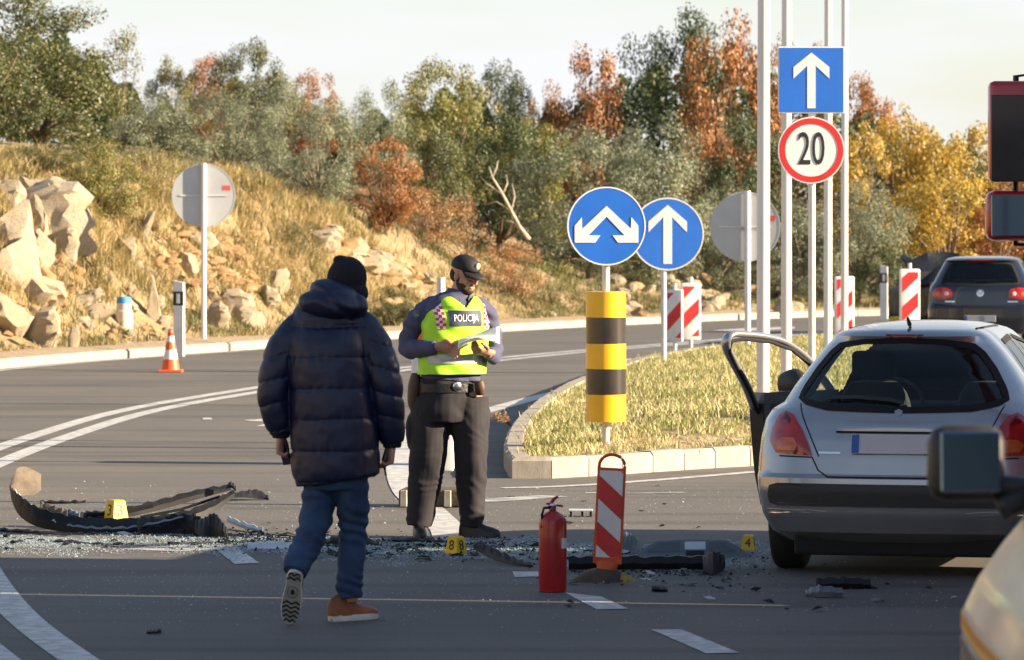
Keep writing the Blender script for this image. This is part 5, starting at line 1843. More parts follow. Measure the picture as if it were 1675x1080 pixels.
def head(bm, M, beard=False):
    """head in its own frame: +x forward (face), z up, chin at about -0.11; M places it"""
    def b(c, r): ball(bm, M @ Vector(c), r, M.to_3x3(), 20, 14)
    b((-0.005, 0, 0.045), (0.098, 0.076, 0.088))
    b((0.015, 0, -0.03), (0.072, 0.066, 0.085))
    b((0.045, 0, -0.075), (0.042, 0.045, 0.034))       # jaw and chin
    b((0.074, 0, 0.035), (0.022, 0.052, 0.018))        # brow
    b((0.090, 0, -0.002), (0.012, 0.010, 0.028))       # nose bridge
    b((0.102, 0, -0.020), (0.015, 0.014, 0.011))       # nose tip
    b((0.084, 0, -0.052), (0.012, 0.026, 0.007))       # lips
    b((0.083, 0, -0.066), (0.011, 0.022, 0.007))
    for s in (-1, 1):
        b((0.062, s * 0.036, -0.018), (0.024, 0.022, 0.022))   # cheeks
        b((-0.008, s * 0.076, -0.002), (0.018, 0.008, 0.032))  # ears
        b((0.080, s * 0.018, -0.022), (0.008, 0.008, 0.007))

# ---------------- man in the puffer jacket, walking away
gy = 1015.0
Yw_ = F * CAMH / (gy - HOR)
sw = F / Yw_
man = empty('person', ((545 - CX) / sw, Yw_, 0), 0, 'person in navy puffer jacket, beanie and jeans walking away with phone', 'person')
def P(px, py, dy=0.0): return Vector(((px - 545) / sw, dy, (gy - py) / sw))
k = 1 / sw
# body underneath
bm = bmesh.new()
tube(bm, [(P(548, 790, 0), .15, .12), (P(546, 740), .155, .12), (P(543, 650, .02), .15, .11), (P(540, 570, .03), .17, .12), (P(540, 535, .03), .15, .09), (P(548, 505, .05), .07, .07)], 18, 4)
tube(bm, [(P(546, 510, .06), .06, .06), (P(556, 490, .09), .058, .06), (P(562, 470, .11), .055, .06)], 14, 3)
HM = Matrix.Translation(P(566, 462, .12)) @ Matrix.Rotation(R(75), 4, 'Z') @ Matrix.Rotation(R(12), 4, 'Y')
head(bm, HM)
for pts in ([(P(490, 545, .03), .055), (P(455, 620, 0), .048), (P(457, 665, .0), .042), (P(459, 705, .02), .033)], [(P(592, 545, .03), .055), (P(630, 625, 0), .048), (P(638, 680, .02), .042), (P(641, 722, .04), .033)]):
    tube(bm, pts, 12, 4)
tube(bm, [(P(524, 780), .085), (P(517, 850, -.03), .062), (P(492, 912, -.26), .045), (P(487, 935, -.30), .038)], 14, 4)
tube(bm, [(P(573, 780), .085), (P(577, 870, .03), .062), (P(573, 945, 0), .045), (P(573, 985, 0), .04)], 14, 4)
hand(bm, P(459, 708, .02), (-.05, 0.1, -1), (1, .25, 0), (.25, 1, 0), 1.12, 0.75)
hand(bm, P(641, 724, .04), (-.1, 0.1, -1), (-1, .25, 0), (-.25, 1, 0), 1.12, 0.75)
link('body', remesh(bm, 0.0065, 2), M_skin, man)
# jeans
bm = bmesh.new()
tube(bm, [(P(549, 752), .185, .14), (P(549, 778), .175, .135), (P(549, 800), .165, .125)], 22, 4)
tube(bm, [(P(524, 760), 29 * k, .105), (P(522, 800), 27.5 * k, .10), (P(517, 850, -.02), 26 * k, .088), (P(504, 888, -.14), 24 * k, .080), (P(491, 915, -.27), 22 * k, .068), (P(486, 930, -.31), 20 * k, .066)], 20, 6)
tube(bm, [(P(575, 760), 29 * k, .105), (P(576, 800), 27.5 * k, .10), (P(578, 850, .03), 25 * k, .088), (P(576, 890, .03), 23.5 * k, .080), (P(574, 930, .01), 21 * k, .072), (P(571, 962, 0), 21.5 * k, .072), (P(571, 978, 0), 20 * k, .070)], 20, 6)
def wr_jeans(p, n):
    z = p.z
    knee = math.exp(-((z - .48) / .10) ** 2) + 0.9 * math.exp(-((z - .16) / .08) ** 2) + 0.6 * math.exp(-((z - .68) / .06) ** 2)
    return 0.0065 * knee * math.sin(z * 88 + p.x * 35 + 9 * fbm(p, 5)) + 0.010 * fbm(Vector((p.x, p.y, p.z * 1.6)), 8, 2)
link('jeans', remesh(bm, 0.0075, 3, wr_jeans), M_jeans, man)
# jacket: lofted torso with quilted baffles
seams = [787, 736, 685, 635, 585, 533, 495]
def puffz(z, amp):
    py = gy - z * sw
    for a, b in zip(seams, seams[1:]):
        if b <= py <= a:
            f = (py - b) / (a - b)
            return amp * (math.sin(math.pi * f) ** 0.42 - 0.45)
    return 0
keys = [(787, 484, 619, .175), (778, 478, 623, .195), (735, 474, 620, .20), (685, 471, 617, .20), (635, 469, 612, .195), (585, 467, 607, .185), (545, 466, 603, .17), (522, 474, 597, .15), (506, 488, 590, .125), (494, 508, 582, .095), (484, 525, 575, .08)]
bm = bmesh.new()
tube(bm, [(P((a + b) / 2, y, 0.02 + (0.03 if y < 560 else 0)), (b - a) / 2 * k - .006, d_) for y, a, b, d_ in keys], 40, 12)
bw = 1.06
tube(bm, [(P(512, 528, .03), 18 * k, .06), (P(490, 535, .03), 25 * k, .08), (P(468, 565, .02), 28 * k, .09), (P(451, 612, 0), 26.5 * k, .09), (P(449, 655, 0), 25 * k, .085), (P(455, 690, .015), 22.5 * k, .075), (P(460, 709, .02), 18 * k, .06)], 24, 10)
tube(bm, [(P(568, 526, .03), 18 * k, .06), (P(590, 533, .03), 26 * k, .08), (P(610, 565, .02), 30 * k, .09), (P(627, 612, 0), 28 * k, .09), (P(634, 655, 0), 26.5 * k, .085), (P(640, 700, .03), 23 * k, .075), (P(642, 724, .04), 19 * k, .06)], 24, 10)
sl_l = [545, 583, 622, 660, 707]
sl_r = [540, 563, 602, 643, 681, 726]
def wr_jacket(p, n):
    px, py = 545 + p.x * sw, gy - p.z * sw
    left = px < 470 + max(0, (560 - py)) * 0.3
    right = px > 604 + max(0, py - 560) * 0.09 - max(0, 560 - py) * 0.3
    S = sorted(sl_l if left else sl_r if right else seams)
    v = 0.0
    tilt = (px - 545) * 0.03
    if left: tilt = (px - 450) * 0.25
    if right: tilt = -(px - 630) * 0.25
    py2 = py + tilt + 3 * fbm(p, 5, 4)
    for a, b in zip(S, S[1:]):
        if a <= py2 <= b:
            f = (py2 - a) / (b - a)
            v = 0.012 * (math.sin(math.pi * f) ** 0.40 - 0.55)
            v += 0.0022 * math.sin(px * 0.40 + 7 * fbm(p, 7, 7)) * (1 - math.sin(math.pi * f)) ** 2
    return v + 0.007 * fbm(p, 7, 1) + 0.003 * fbm(p, 20, 3)
jk = link('jacket', remesh(bm, 0.0065, 3, wr_jacket), M_puffer, man)
# hood lying on the back
bm = bmesh.new()
ball(bm, P(541, 498, -.035), (.165, .13, .085), Matrix.Rotation(R(6), 3, 'Y'))
ball(bm, P(546, 478, .0), (.13, .125, .065), Matrix.Rotation(R(14), 3, 'Y'))
ball(bm, P(510, 500, .01), (.07, .10, .07))
ball(bm, P(582, 502, .01), (.065, .10, .07))
def wr_hood(p, n):
    return 0.012 * math.sin((p.z * 1.0 + p.x * 0.45) * 60 + 4 * fbm(p, 6, 3)) * max(0, -n.y) * 0.5 + 0.010 * fbm(p, 9, 5)
link('hood', remesh(bm, 0.007, 5, wr_hood), M_puffer, jk)
for c, r in ((P(459, 711, .02), .047), (P(641, 727, .04), .05)):
    bm = bmesh.new()
    tube(bm, [(c + Vector((0, 0, .015)), r), (c, r * 1.02), (c - Vector((0, 0, .02)), r * 0.92)], 16, 3)
    link('cuff', remesh(bm, 0.006, 2), M_knit, jk)
# beanie
bm = bmesh.new()
Mb = Matrix.Rotation(R(14), 3, 'Y')
ball(bm, P(566, 457, .10), (.104, .118, .118), Mb, 28, 20)
ball(bm, P(568, 476, .10), (.108, .122, .075), Mb, 28, 20)
ball(bm, P(559, 428, .10), (.05, .055, .03), Mb)
def wr_knit(p, n):
    return 0.0012 * math.sin(math.atan2(p.y - .10, p.x - .07) * 46)
link('beanie', remesh(bm, 0.006, 3, wr_knit), M_knit, man)
# shoes
def shoe_parts(parent, M, tread):
    """shoe frame: x = toe, y = width, z = up, sole at z = 0; M places it in the person's frame"""
    def outline(s):
        return [(a, b * s) for a, b in ((.205, 0), (.195, .026), (.165, .045), (.11, .054), (.05, .050), (-.02, .040), (-.07, .041), (-.095, .030), (-.105, 0), (-.095, -.030), (-.07, -.041), (-.02, -.040), (.05, -.049), (.11, -.050), (.165, -.038), (.195, -.02))]
    bm = bmesh.new()
    O = outline(1.0)
    loft(bm, [[M @ Vector((a * .98, b * .96, z)) if z in (0, ) else M @ Vector((a, b, z)) for a, b in O] for z in (0, .006, .026, .032)])
    so_ = build('sole', bm, M_sole, parent, smooth=True, sharp=40)
    bm = bmesh.new()
    ks = [((-.092, 0, .03), .032, .03), ((-.075, 0, .075), .043, .04), ((-.05, 0, .11), .047, .05)]
    rings = []
    for x, hw, zt in ((-.105, .018, .085), (-.098, .034, .115), (-.07, .040, .135), (-.03, .042, .140), (.02, .044, .118), (.06, .046, .095), (.11, .047, .078), (.16, .040, .064), (.19, .026, .052), (.202, .010, .040)):
        r = []
        for j in range(14):
            a = math.pi * j / 13
            r.append(M @ Vector((x, hw * math.cos(a) * (1.0 if math.sin(a) < .7 else .98), .028 + (zt - .028) * max(0.0, math.sin(a)) ** 0.75)))
        rings.append(r)
    vr = loft(bm, rings, cap=False, closed=False)
    bm.faces.new(vr[0]); bm.faces.new(vr[-1])
    up = build('upper', bm, M_shoe, parent, smooth=True, sharp=60)
    if tread:
        bm = bmesh.new()
        loft(bm, [[M @ Vector((a * .95, b * .90, z)) for a, b in O] for z in (-.001, -.004)])
        build('tread_base', bm, M_soleg, so_, smooth=True, sharp=40)
        for x0 in (-.085, -.062, .075, .100, .125, .150, .175):
            wv = float(np.interp(x0, [-.1, -.07, 0, .08, .12, .17, .2], [.028, .036, .034, .046, .046, .034, .016]))
            bm = bmesh.new()
            ys = np.linspace(-wv, wv, 13)
            a_ = [bm.verts.new(M @ Vector((x0 + .006 * math.cos(q / wv * 6.3) + .006, q, -.007))) for q in ys]
            b_ = [bm.verts.new(M @ Vector((x0 + .006 * math.cos(q / wv * 6.3) - .006, q, -.007))) for q in ys]
            for i in range(12): bm.faces.new((a_[i], a_[i + 1], b_[i + 1], b_[i]))
            build('tread_bar', bm, M_soled, so_)
        bm = bmesh.new()
        bm.faces.new([bm.verts.new(M @ Vector((.015 + .016 * math.cos(a), .012 * math.sin(a), -.0065))) for a in [2 * math.pi * i / 14 for i in range(14)]])
        build('tread_dot', bm, M_soled, so_)
        bm = bmesh.new(); annp = [(.015 + q * math.cos(a), q * .8 * math.sin(a)) for q in (.03, .033) for a in [2 * math.pi * i / 20 for i in range(20)]]
        vv = [bm.verts.new(M @ Vector((a, b, -.0065))) for a, b in annp]
        for i in range(20): bm.faces.new((vv[i], vv[(i + 1) % 20], vv[20 + (i + 1) % 20], vv[20 + i]))
        build('tread_ring', bm, M_soled, so_)
def frame(o, xa, za):
    xa = Vector(xa).normalized(); za = Vector(za); za = (za - xa * za.dot(xa)).normalized(); ya = za.cross(xa)
    return Matrix.Translation(o) @ Matrix((xa, ya, za)).transposed().to_4x4()
# lifted shoe: toe down, sole towards the camera
toe, heel = P(478, 1006, -.26), P(488, 925, -.36)
ax = (toe - heel).normalized()
shl = empty('shoe'); shl.parent = man
shoe_parts(shl, frame(heel + ax * 0.105, ax, (0.10, 1, 0.18)), True)
shr = empty('shoe'); shr.parent = man
a_ = R(52)
shoe_parts(shr, frame(P(566, 1015, 0.0), (math.sin(a_), math.cos(a_), 0), (0, 0, 1)), False)
# things held
t = empty('phone', man.location + P(464, 738, .05), 0, 'black smartphone held in the lowered hand nearer the rubble', 'phone')
bm = bmesh.new(); box(bm, (0, 0, 0), (.012, .075, .15), Matrix.Rotation(R(-14), 3, 'Y') @ Matrix.Rotation(R(35), 3, 'Z'), .004)
cs = build('case', bm, M_phone, t)
bm = bmesh.new(); box(bm, (.008, 0, 0), (.002, .068, .14), None); o = build('screen', bm, M_gap, t, rot=(0, R(-14), R(35)))
t = empty('car_key_case', man.location + P(632, 744, .05), 0, 'small black case with strap held in the hand beside the officer', 'case')
bm = bmesh.new(); box(bm, (0, 0, 0), (.035, .05, .085), Matrix.Rotation(R(16), 3, 'Y'), .010); build('case', bm, M_phone, t)
bm = bmesh.new(); pipe(bm, [(-.005, 0, -.035), (-.012, -.005, -.07), (-.004, 0, -.11)], .0055, 6); build('strap', bm, M_phone, t, smooth=True)

# ---------------- police officer
go = 880.0
Yo = F * CAMH / (go - HOR)
sp_ = F / Yo
cop = empty('person', ((737 - CX) / sp_, Yo, 0), 0, 'police officer in lime vest and black cap reading papers', 'person')
def Q(px, py, dy=0.0): return Vector(((px - 737) / sp_, dy, (go - py) / sp_))
k = 1 / sp_
yaw = R(24)
fwd = Vector((math.sin(yaw), -math.cos(yaw), 0))       # chest direction: towards the camera, turned to his left
rgt = Vector((math.cos(yaw), math.sin(yaw), 0))
M_shirt = mat('police_shirt', (0.062, 0.066, 0.125), 0.85, var=(8, 0.12), bump=(120, 0.25, 0.003))
M_trou = mat('police_trousers', (0.017, 0.0155, 0.020), 0.85, var=(8, 0.2), bump=(140, 0.25, 0.003))
M_lime = mat('lime_vest', (0.42, 0.80, 0.03), 0.65, var=(6, 0.08), bump=(120, 0.2, 0.003))
M_vgrey = mat('reflective_band', (0.50, 0.51, 0.50), 0.35, 0.2, var=(12, 0.12))
M_vnavy = mat('vest_panel_navy', (0.012, 0.022, 0.06), 0.6)
M_capb = mat('black_cap', (0.008, 0.008, 0.008), 0.7, bump=(120, 0.3, 0.002))
M_boot = mat('black_boot', (0.010, 0.010, 0.011), 0.45, bump=(50, 0.2))
M_hair = mat('dark_brown_hair', (0.035, 0.02, 0.012), 0.8, bump=(150, 0.6, 0.004))
M_holster = mat('holster_brown', (0.085, 0.045, 0.022), 0.6, var=(9, 0.3))
M_paper = mat('paper', (0.78, 0.78, 0.76), 0.7)
bm = bmesh.new()
tube(bm, [(Q(736, 650), .15, .11), (Q(738, 615), .16, .12), (Q(742, 560), .16, .12), (Q(746, 515), .17, .115), (Q(747, 494), .13, .08), (Q(750, 480), .06, .06)], 18, 4, side=rgt)
tube(bm, [(Q(748, 492, .0), .062, .064), (Q(752, 476, -.01), .058, .06), (Q(757, 462, -.015), .055, .058)], 14, 3)
HC = Matrix.Translation(Q(760, 452, -.02)) @ Matrix.Rotation(R(-40), 4, 'Z') @ Matrix.Rotation(R(16), 4, 'Y')
head(bm, HC)
LA = [(Q(712, 506, .01), .04), (Q(684, 526, .02), .04), (Q(671, 552, .03), .038), (Q(669, 569, .01), .036), (Q(688, 570, -.09), .036), (Q(712, 568, -.2), .034)]
RA = [(Q(784, 508, .04), .04), (Q(801, 532, .06), .04), (Q(806, 560, .06), .036), (Q(806, 578, .03), .035), (Q(803, 579, -.05), .034), (Q(797, 577, -.12), .034)]
tube(bm, LA, 12, 4); tube(bm, RA, 12, 4)
tube(bm, [(Q(706, 640), .085), (Q(700, 735, -.02), .06), (Q(690, 830), .048), (Q(686, 862), .045)], 14, 4)
tube(bm, [(Q(768, 640), .085), (Q(773, 735, -.02), .06), (Q(772, 830), .048), (Q(772, 862), .045)], 14, 4)
hand(bm, Q(716, 566, -.21), (1, -.25, -.02), (.1, -.35, -.9), (.2, -.3, .9), 1.05, 0.45, 0.8)
hand(bm, Q(797, 576, -.13), (-.62, -.75, .12), (-.2, .1, .95), (.45, -.55, .3), 1.05, 0.55, 0.8)
body = link('body', remesh(bm, 0.0055, 2), M_skin2, cop)
# eyes, brows
for s_ in (-1, 1):
    bm = bmesh.new(); ball(bm, HC @ Vector((.073, s_ * .031, .012)), (.012, .013, .012)); build('eye', bm, mat('eye_white', (0.5, 0.48, 0.46), 0.2), cop, smooth=True)
    bm = bmesh.new(); tube(bm, [(HC @ Vector((.093, s_ * .012, .034)), .005), (HC @ Vector((.090, s_ * .032, .038)), .006), (HC @ Vector((.078, s_ * .05, .032)), .003)], 8, 3); build('eyebrow', bm, M_hair, cop, smooth=True)
# beard and hair shells
bm = bmesh.new()
hb = HC.to_3x3()
for c, r in (((.040, 0, -.078), (.050, .052, .038)), ((.022, .042, -.058), (.045, .026, .040)), ((.022, -.042, -.058), (.045, .026, .040)), ((.080, 0, -.042), (.013, .030, .006)), ((.004, .060, -.025), (.016, .010, .04)), ((.004, -.060, -.025), (.016, .010, .04))):
    ball(bm, HC @ Vector(c), r, hb)
link('beard', remesh(bm, 0.005, 2), M_hair, cop)
bm = bmesh.new()
ball(bm, HC @ Vector((-.040, 0, .0)), (.066, .075, .062), hb)
link('hair', remesh(bm, 0.006, 2), M_hair, cop)
# trousers
bm = bmesh.new()
tube(bm, [(Q(735, 618), .195, .145), (Q(734, 640), .20, .15), (Q(733, 670), .205, .15), (Q(733, 690), .19, .14)], 24, 4, side=rgt)
tube(bm, [(Q(706, 650, .0), 36 * k, .125), (Q(703, 700, -.01), 34 * k, .12), (Q(699, 760, -.02), 30 * k, .105), (Q(692, 810, .0), 26 * k, .095), (Q(688, 842, .0), 24 * k, .095), (Q(686, 860, 0), 20 * k, .085)], 22, 6)
tube(bm, [(Q(766, 650, .02), 34 * k, .125), (Q(768, 700, .0), 31 * k, .12), (Q(771, 760, -.01), 26 * k, .105), (Q(771, 810, .02), 23 * k, .095), (Q(771, 845, .02), 21 * k, .095), (Q(771, 862, .02), 19 * k, .085)], 22, 6)
ball(bm, Q(670, 705, .02), (.03, .09, .12)); ball(bm, Q(797, 690, .03), (.022, .08, .10))
def wr_tr(p, n):
    z = p.z
    w_ = .5 * math.exp(-((z - .75) / .1) ** 2) + .7 * math.exp(-((z - .42) / .12) ** 2) + 1.0 * math.exp(-((z - .14) / .07) ** 2)
    return 0.0035 * w_ * math.sin(z * 70 + p.x * 45 + 11 * fbm(p, 6, 2)) + 0.012 * fbm(Vector((p.x * 1.3, p.y, p.z)), 7, 4)
link('trousers', remesh(bm, 0.0075, 3, wr_tr), M_trou, cop)
# shirt with sleeves and collar
bm = bmesh.new()
tube(bm, [(Q(737, 622), .205, .15), (Q(739, 600), .205, .15), (Q(743, 560), .20, .145), (Q(746, 525), .205, .145), (Q(747, 503), .205, .125), (Q(748, 490), .16, .095), (Q(750, 480), .085, .08), (Q(751, 474), .075, .075)], 28, 5, side=rgt)
tube(bm, [(Q(722, 497, .01), .05), (Q(704, 502, .01), .066), (Q(682, 524, .02), .070), (Q(669, 552, .03), .063), (Q(667, 571, .01), .060), (Q(685, 571, -.09), .060), (Q(706, 569, -.185), .048), (Q(714, 568, -.205), .043)], 18, 6)
tube(bm, [(Q(774, 497, .03), .05), (Q(789, 503, .04), .062), (Q(801, 530, .06), .064), (Q(806, 560, .06), .062), (Q(807, 580, .03), .06), (Q(803, 580, -.05), .054), (Q(799, 578, -.11), .044)], 18, 6)
def wr_sh(p, n):
    return 0.007 * fbm(p, 9, 6) + 0.005 * math.sin(p.z * 60 + p.x * 45 + 5 * fbm(p, 6, 1)) * (1 if abs(p.x + .05) > .17 else .3)
sh = link('shirt', remesh(bm, 0.007, 3, wr_sh), M_shirt, cop)
bm = bmesh.new()
for s_ in (-1, 1):
    c0 = Q(751, 482)
    tube(bm, [(c0 + rgt * s_ * .075 - fwd * .03, .018, .006), (c0 + rgt * s_ * .065 + fwd * .04 - Vector((0, 0, .01)), .024, .006), (c0 + rgt * s_ * .03 + fwd * .085 - Vector((0, 0, .045)), .018, .005)], 8, 3, side=Vector((0, 0, 1)))
build('collar', bm, M_shirt, sh, smooth=True)
# vest
bm = bmesh.new()
def vest_ring(cx, py, a, b, m=110):
    c = Q(cx, py)
    return [c + rgt * (a * math.copysign(abs(math.cos(u)) ** .85, math.cos(u))) + fwd * (b * math.copysign(abs(math.sin(u)) ** .9, math.sin(u))) for u in [2 * math.pi * j / m for j in range(m)]]
vk = [(739, 612, .232, .172), (740, 595, .228, .170), (742, 575, .224, .166), (744, 550, .222, .166), (746, 527, .220, .164), (747, 512, .205, .158), (748, 500, .190, .142), (749, 491, .160, .115), (750, 485, .125, .098)]
RNG = []
for i in range((len(vk) - 1) * 12 + 1):
    t_ = i / 12
    j = min(int(t_), len(vk) - 2); f = t_ - j
    RNG.append(vest_ring(*[vk[j][q] + (vk[j + 1][q] - vk[j][q]) * f for q in range(4)]))
loft(bm, RNG, cap=False)
bmesh.ops.recalc_face_normals(bm, faces=bm.faces[:])
# neckline: drop the front faces of the V
dele = []
for f in bm.faces:
    c = f.calc_center_median()
    lx, lf = (c - Q(748, 500)).dot(rgt), (c - Q(748, 500)).dot(fwd)
    if lf > 0.02 and c.z > Q(0, 503).z + abs(lx) * 0.9: dele.append(f)
bmesh.ops.delete(bm, geom=dele, context='FACES')
for v in bm.verts:
    nn = (v.co - Q(744, go - v.co.z * sp_)); nn.z = 0
    if nn.length > 0: v.co += nn.normalized() * (0.010 * fbm(v.co, 8, 2) + 0.004 * math.sin(v.co.z * 50 + v.co.x * 30))
me = bpy.data.meshes.new('vest'); bm.to_mesh(me)
vbvh = BVHTree.FromBMesh(bm)
bm.free()
vest = link('vest', me, M_lime, cop); me.shade_smooth()
md = vest.modifiers.new('thickness', 'SOLIDIFY'); md.thickness = 0.006; md.offset = -1
def onvest(u, py, off):
    """point on the vest front: u metres along his left from the chest middle, at photograph row py"""
    o_ = Q(744, py) + rgt * u + fwd * 0.6
    h = vbvh.ray_cast(o_, -fwd)
    return (h[0] + fwd * off) if h[0] is not None else None
def vest_band(name, u0, u1, y0, y1, m, off, nx=24, ny=4, parent=None):
    bm = bmesh.new()
    g = [[onvest(u0 + (u1 - u0) * i / nx, y0 + (y1 - y0) * j / ny, off) for i in range(nx + 1)] for j in range(ny + 1)]
    vv = [[bm.verts.new(p) if p is not None else None for p in r] for r in g]
    for j in range(ny):
        for i in range(nx):
            q = (vv[j][i], vv[j][i + 1], vv[j + 1][i + 1], vv[j + 1][i])
            if all(q): bm.faces.new(q)
    return build(name, bm, m, parent or vest, smooth=True)
vest_band('reflective_band', -.222, .222, 594, 579, M_vgrey, .004, 40)
vest_band('navy_trim', -.228, .228, 613, 611, M_vnavy, .004, 30)
pn = vest_band('name_panel', -.108, .128, 533, 507, M_vnavy, .005, 20)
tm = textmesh('POLICIJA', 0.064)
for v in tm.vertices:
    u, w_ = v.co.x * 0.70, v.co.y * 1.0
    h = onvest(0.010 + u, 520 - w_ * sp_, .0085)
    if h is not None: v.co = h
link('lettering', tm, M_swhite, pn)
for s_ in (-1, 1):
    for r_ in range(9):
        for c_ in range(3):
            y0 = 496 + r_ * 4.6
            u0 = (.180 if s_ > 0 else -.155) - .026 + c_ * .0175 - s_ * .012 * (r_ / 9 - .5)
            vest_band('check_square', u0, u0 + .0172, y0 + 4.5, y0, M_sred if (r_ + c_) % 2 else M_swhite, .005, 2, 2)
# belt, buckle, holster
bm = bmesh.new()
rg_ = [[Q(735, py) + rgt * (.213 * math.cos(u)) + fwd * (.158 * math.sin(u)) for u in [2 * math.pi * j / 36 for j in range(36)]] for py in (641, 640, 628, 627)]
loft(bm, rg_, cap=False)
belt = build('belt', bm, M_boot, cop, smooth=True, sharp=40)
bm = bmesh.new()
cb = Q(731, 631) + fwd * .165
for u in (0,):
    ring = [[cb + fwd * d_ + rgt * (r_ * math.cos(a)) + Vector((0, 0, r_ * math.sin(a))) for a in [2 * math.pi * j / 20 for j in range(20)]] for r_, d_ in ((.03, -.01), (.03, .004), (.022, .008))]
loft(bm, ring)
build('buckle_badge', bm, M_chrome, belt, smooth=True, sharp=40)
bm = bmesh.new()
tube(bm, [(Q(680, 612, -.02), .03, .05), (Q(679, 630, -.03), .045, .06), (Q(677, 655, -.02), .042, .055), (Q(677, 668, -.01), .03, .045)], 14, 4)
build('holster', bm, M_holster, belt, smooth=True)
bm = bmesh.new(); tube(bm, [(Q(694, 610, -.06), .012), (Q(693, 632, -.07), .035, .03), (Q(694, 648, -.06), .03, .03)], 12, 3); build('radio_pouch', bm, M_boot, belt, smooth=True)
bm = bmesh.new(); tube(bm, [(Q(783, 622, -.10), .03, .02), (Q(785, 634, -.10), .035, .025), (Q(786, 645, -.09), .025, .02)], 12, 3); build('belt_pouch', bm, M_holster, belt, smooth=True)
# boots
def boot(px, py, toe_dir, name='boot'):
    d_ = Vector(toe_dir).normalized(); sd = Vector((-d_.y, d_.x, 0))
    c = Q(px, py)
    c.z = 0
    bm = bmesh.new()
    rings = []
    for x, hw, zt in ((-.085, .02, .08), (-.075, .036, .12), (-.04, .043, .14), (0, .044, .135), (.05, .044, .105), (.10, .047, .082), (.15, .044, .070), (.185, .030, .055), (.20, .010, .035)):
        rings.append([c + d_ * x + sd * (hw * math.cos(a)) + Vector((0, 0, max(0.0, zt * max(0, math.sin(a)) ** .7))) for a in [math.pi * j / 12 for j in range(13)]])
    vr = loft(bm, rings, cap=False, closed=False)
    bm.faces.new(vr[0]); bm.faces.new(vr[-1])
    tube(bm, [(c + Vector((0, 0, .10)) - d_ * .025, .05, .055), (c + Vector((0, 0, .17)) - d_ * .03, .052, .056)], 14, 3)
    return build(name, bm, M_boot, cop, smooth=True, sharp=60)
boot(686, 880, (.06, -1, 0))
boot(772, 880, (1, -.35, 0))
# cap
bm = bmesh.new()
ball(bm, HC @ Vector((-.008, 0, .062)), (.106, .084, .080), hb, 28, 20)
lo = [v for v in bm.verts if (HC.inverted() @ v.co).z < .045]
bmesh.ops.delete(bm, geom=lo, context='VERTS')
cap = build('cap', bm, M_capb, cop, smooth=True)
cap.modifiers.new('thickness', 'SOLIDIFY').thickness = 0.004
bm = bmesh.new()
pts_i, pts_o = [], []
for j in range(15):
    a = R(-68 + 136 * j / 14)
    bend = -.018 * (math.sin(a) ** 2)
    pts_i.append(HC @ Vector((-.008 + .100 * math.cos(a), .082 * math.sin(a), .048)))
    pts_o.append(HC @ Vector((.012 + .165 * math.cos(a), .088 * math.sin(a), .030 + bend)))
vi = [bm.verts.new(p) for p in pts_i]; vo = [bm.verts.new(p) for p in pts_o]
for j in range(14): bm.faces.new((vi[j], vi[j + 1], vo[j + 1], vo[j]))
br = build('brim', bm, M_capb, cap, smooth=True)
br.modifiers.new('thickness', 'SOLIDIFY').thickness = 0.005
bm = bmesh.new()
ball(bm, HC @ Vector((.092, 0, .092)), (.010, .022, .024), hb)
build('cap_badge', bm, mat('badge_gold', (0.62, 0.55, 0.36), 0.4, 0.3), cap, smooth=True)
# sleeve patch
bm = bmesh.new()
c0 = Q(681, 515, -.062)
bm.faces.new([bm.verts.new(c0 + Vector((a, 0.0, b))) for a, b in ((-.02, .03), (.02, .03), (.022, 0), (0, -.03), (-.022, 0))])
build('sleeve_patch', bm, mat('patch_grey', (0.16, 0.17, 0.20), 0.8, var=(60, .6)), sh, loc=(0, 0, 0))
# papers in his hands
pp = empty('papers', cop.location + Q(775, 560, -.27), 0, 'white sheets of paper held by the police officer', 'papers')
def sheet(off, bend, name='sheet'):
    bm = bmesh.new()
    nx, ny = 10, 6
    vv = []
    for j in range(ny + 1):
        r = []
        for i in range(nx + 1):
            u, w_ = i / nx, j / ny
            x = -.10 + .27 * u
            y = -.10 + .20 * w_
            z = -.030 + .085 * u ** 0.8 + .035 * w_ - bend * (u - .35) ** 2 + off + .01 * math.sin(u * 5 + w_ * 3)
            r.append(bm.verts.new((x, y, z)))
        vv.append(r)
    for j in range(ny):
        for i in range(nx): bm.faces.new((vv[j][i], vv[j][i + 1], vv[j + 1][i + 1], vv[j + 1][i]))
    o = build(name, bm, M_paper, pp, smooth=True)
    o.modifiers.new('thickness', 'SOLIDIFY').thickness = 0.001
    return o
sheet(0, .06); sheet(.008, .12); sheet(.018, .02)
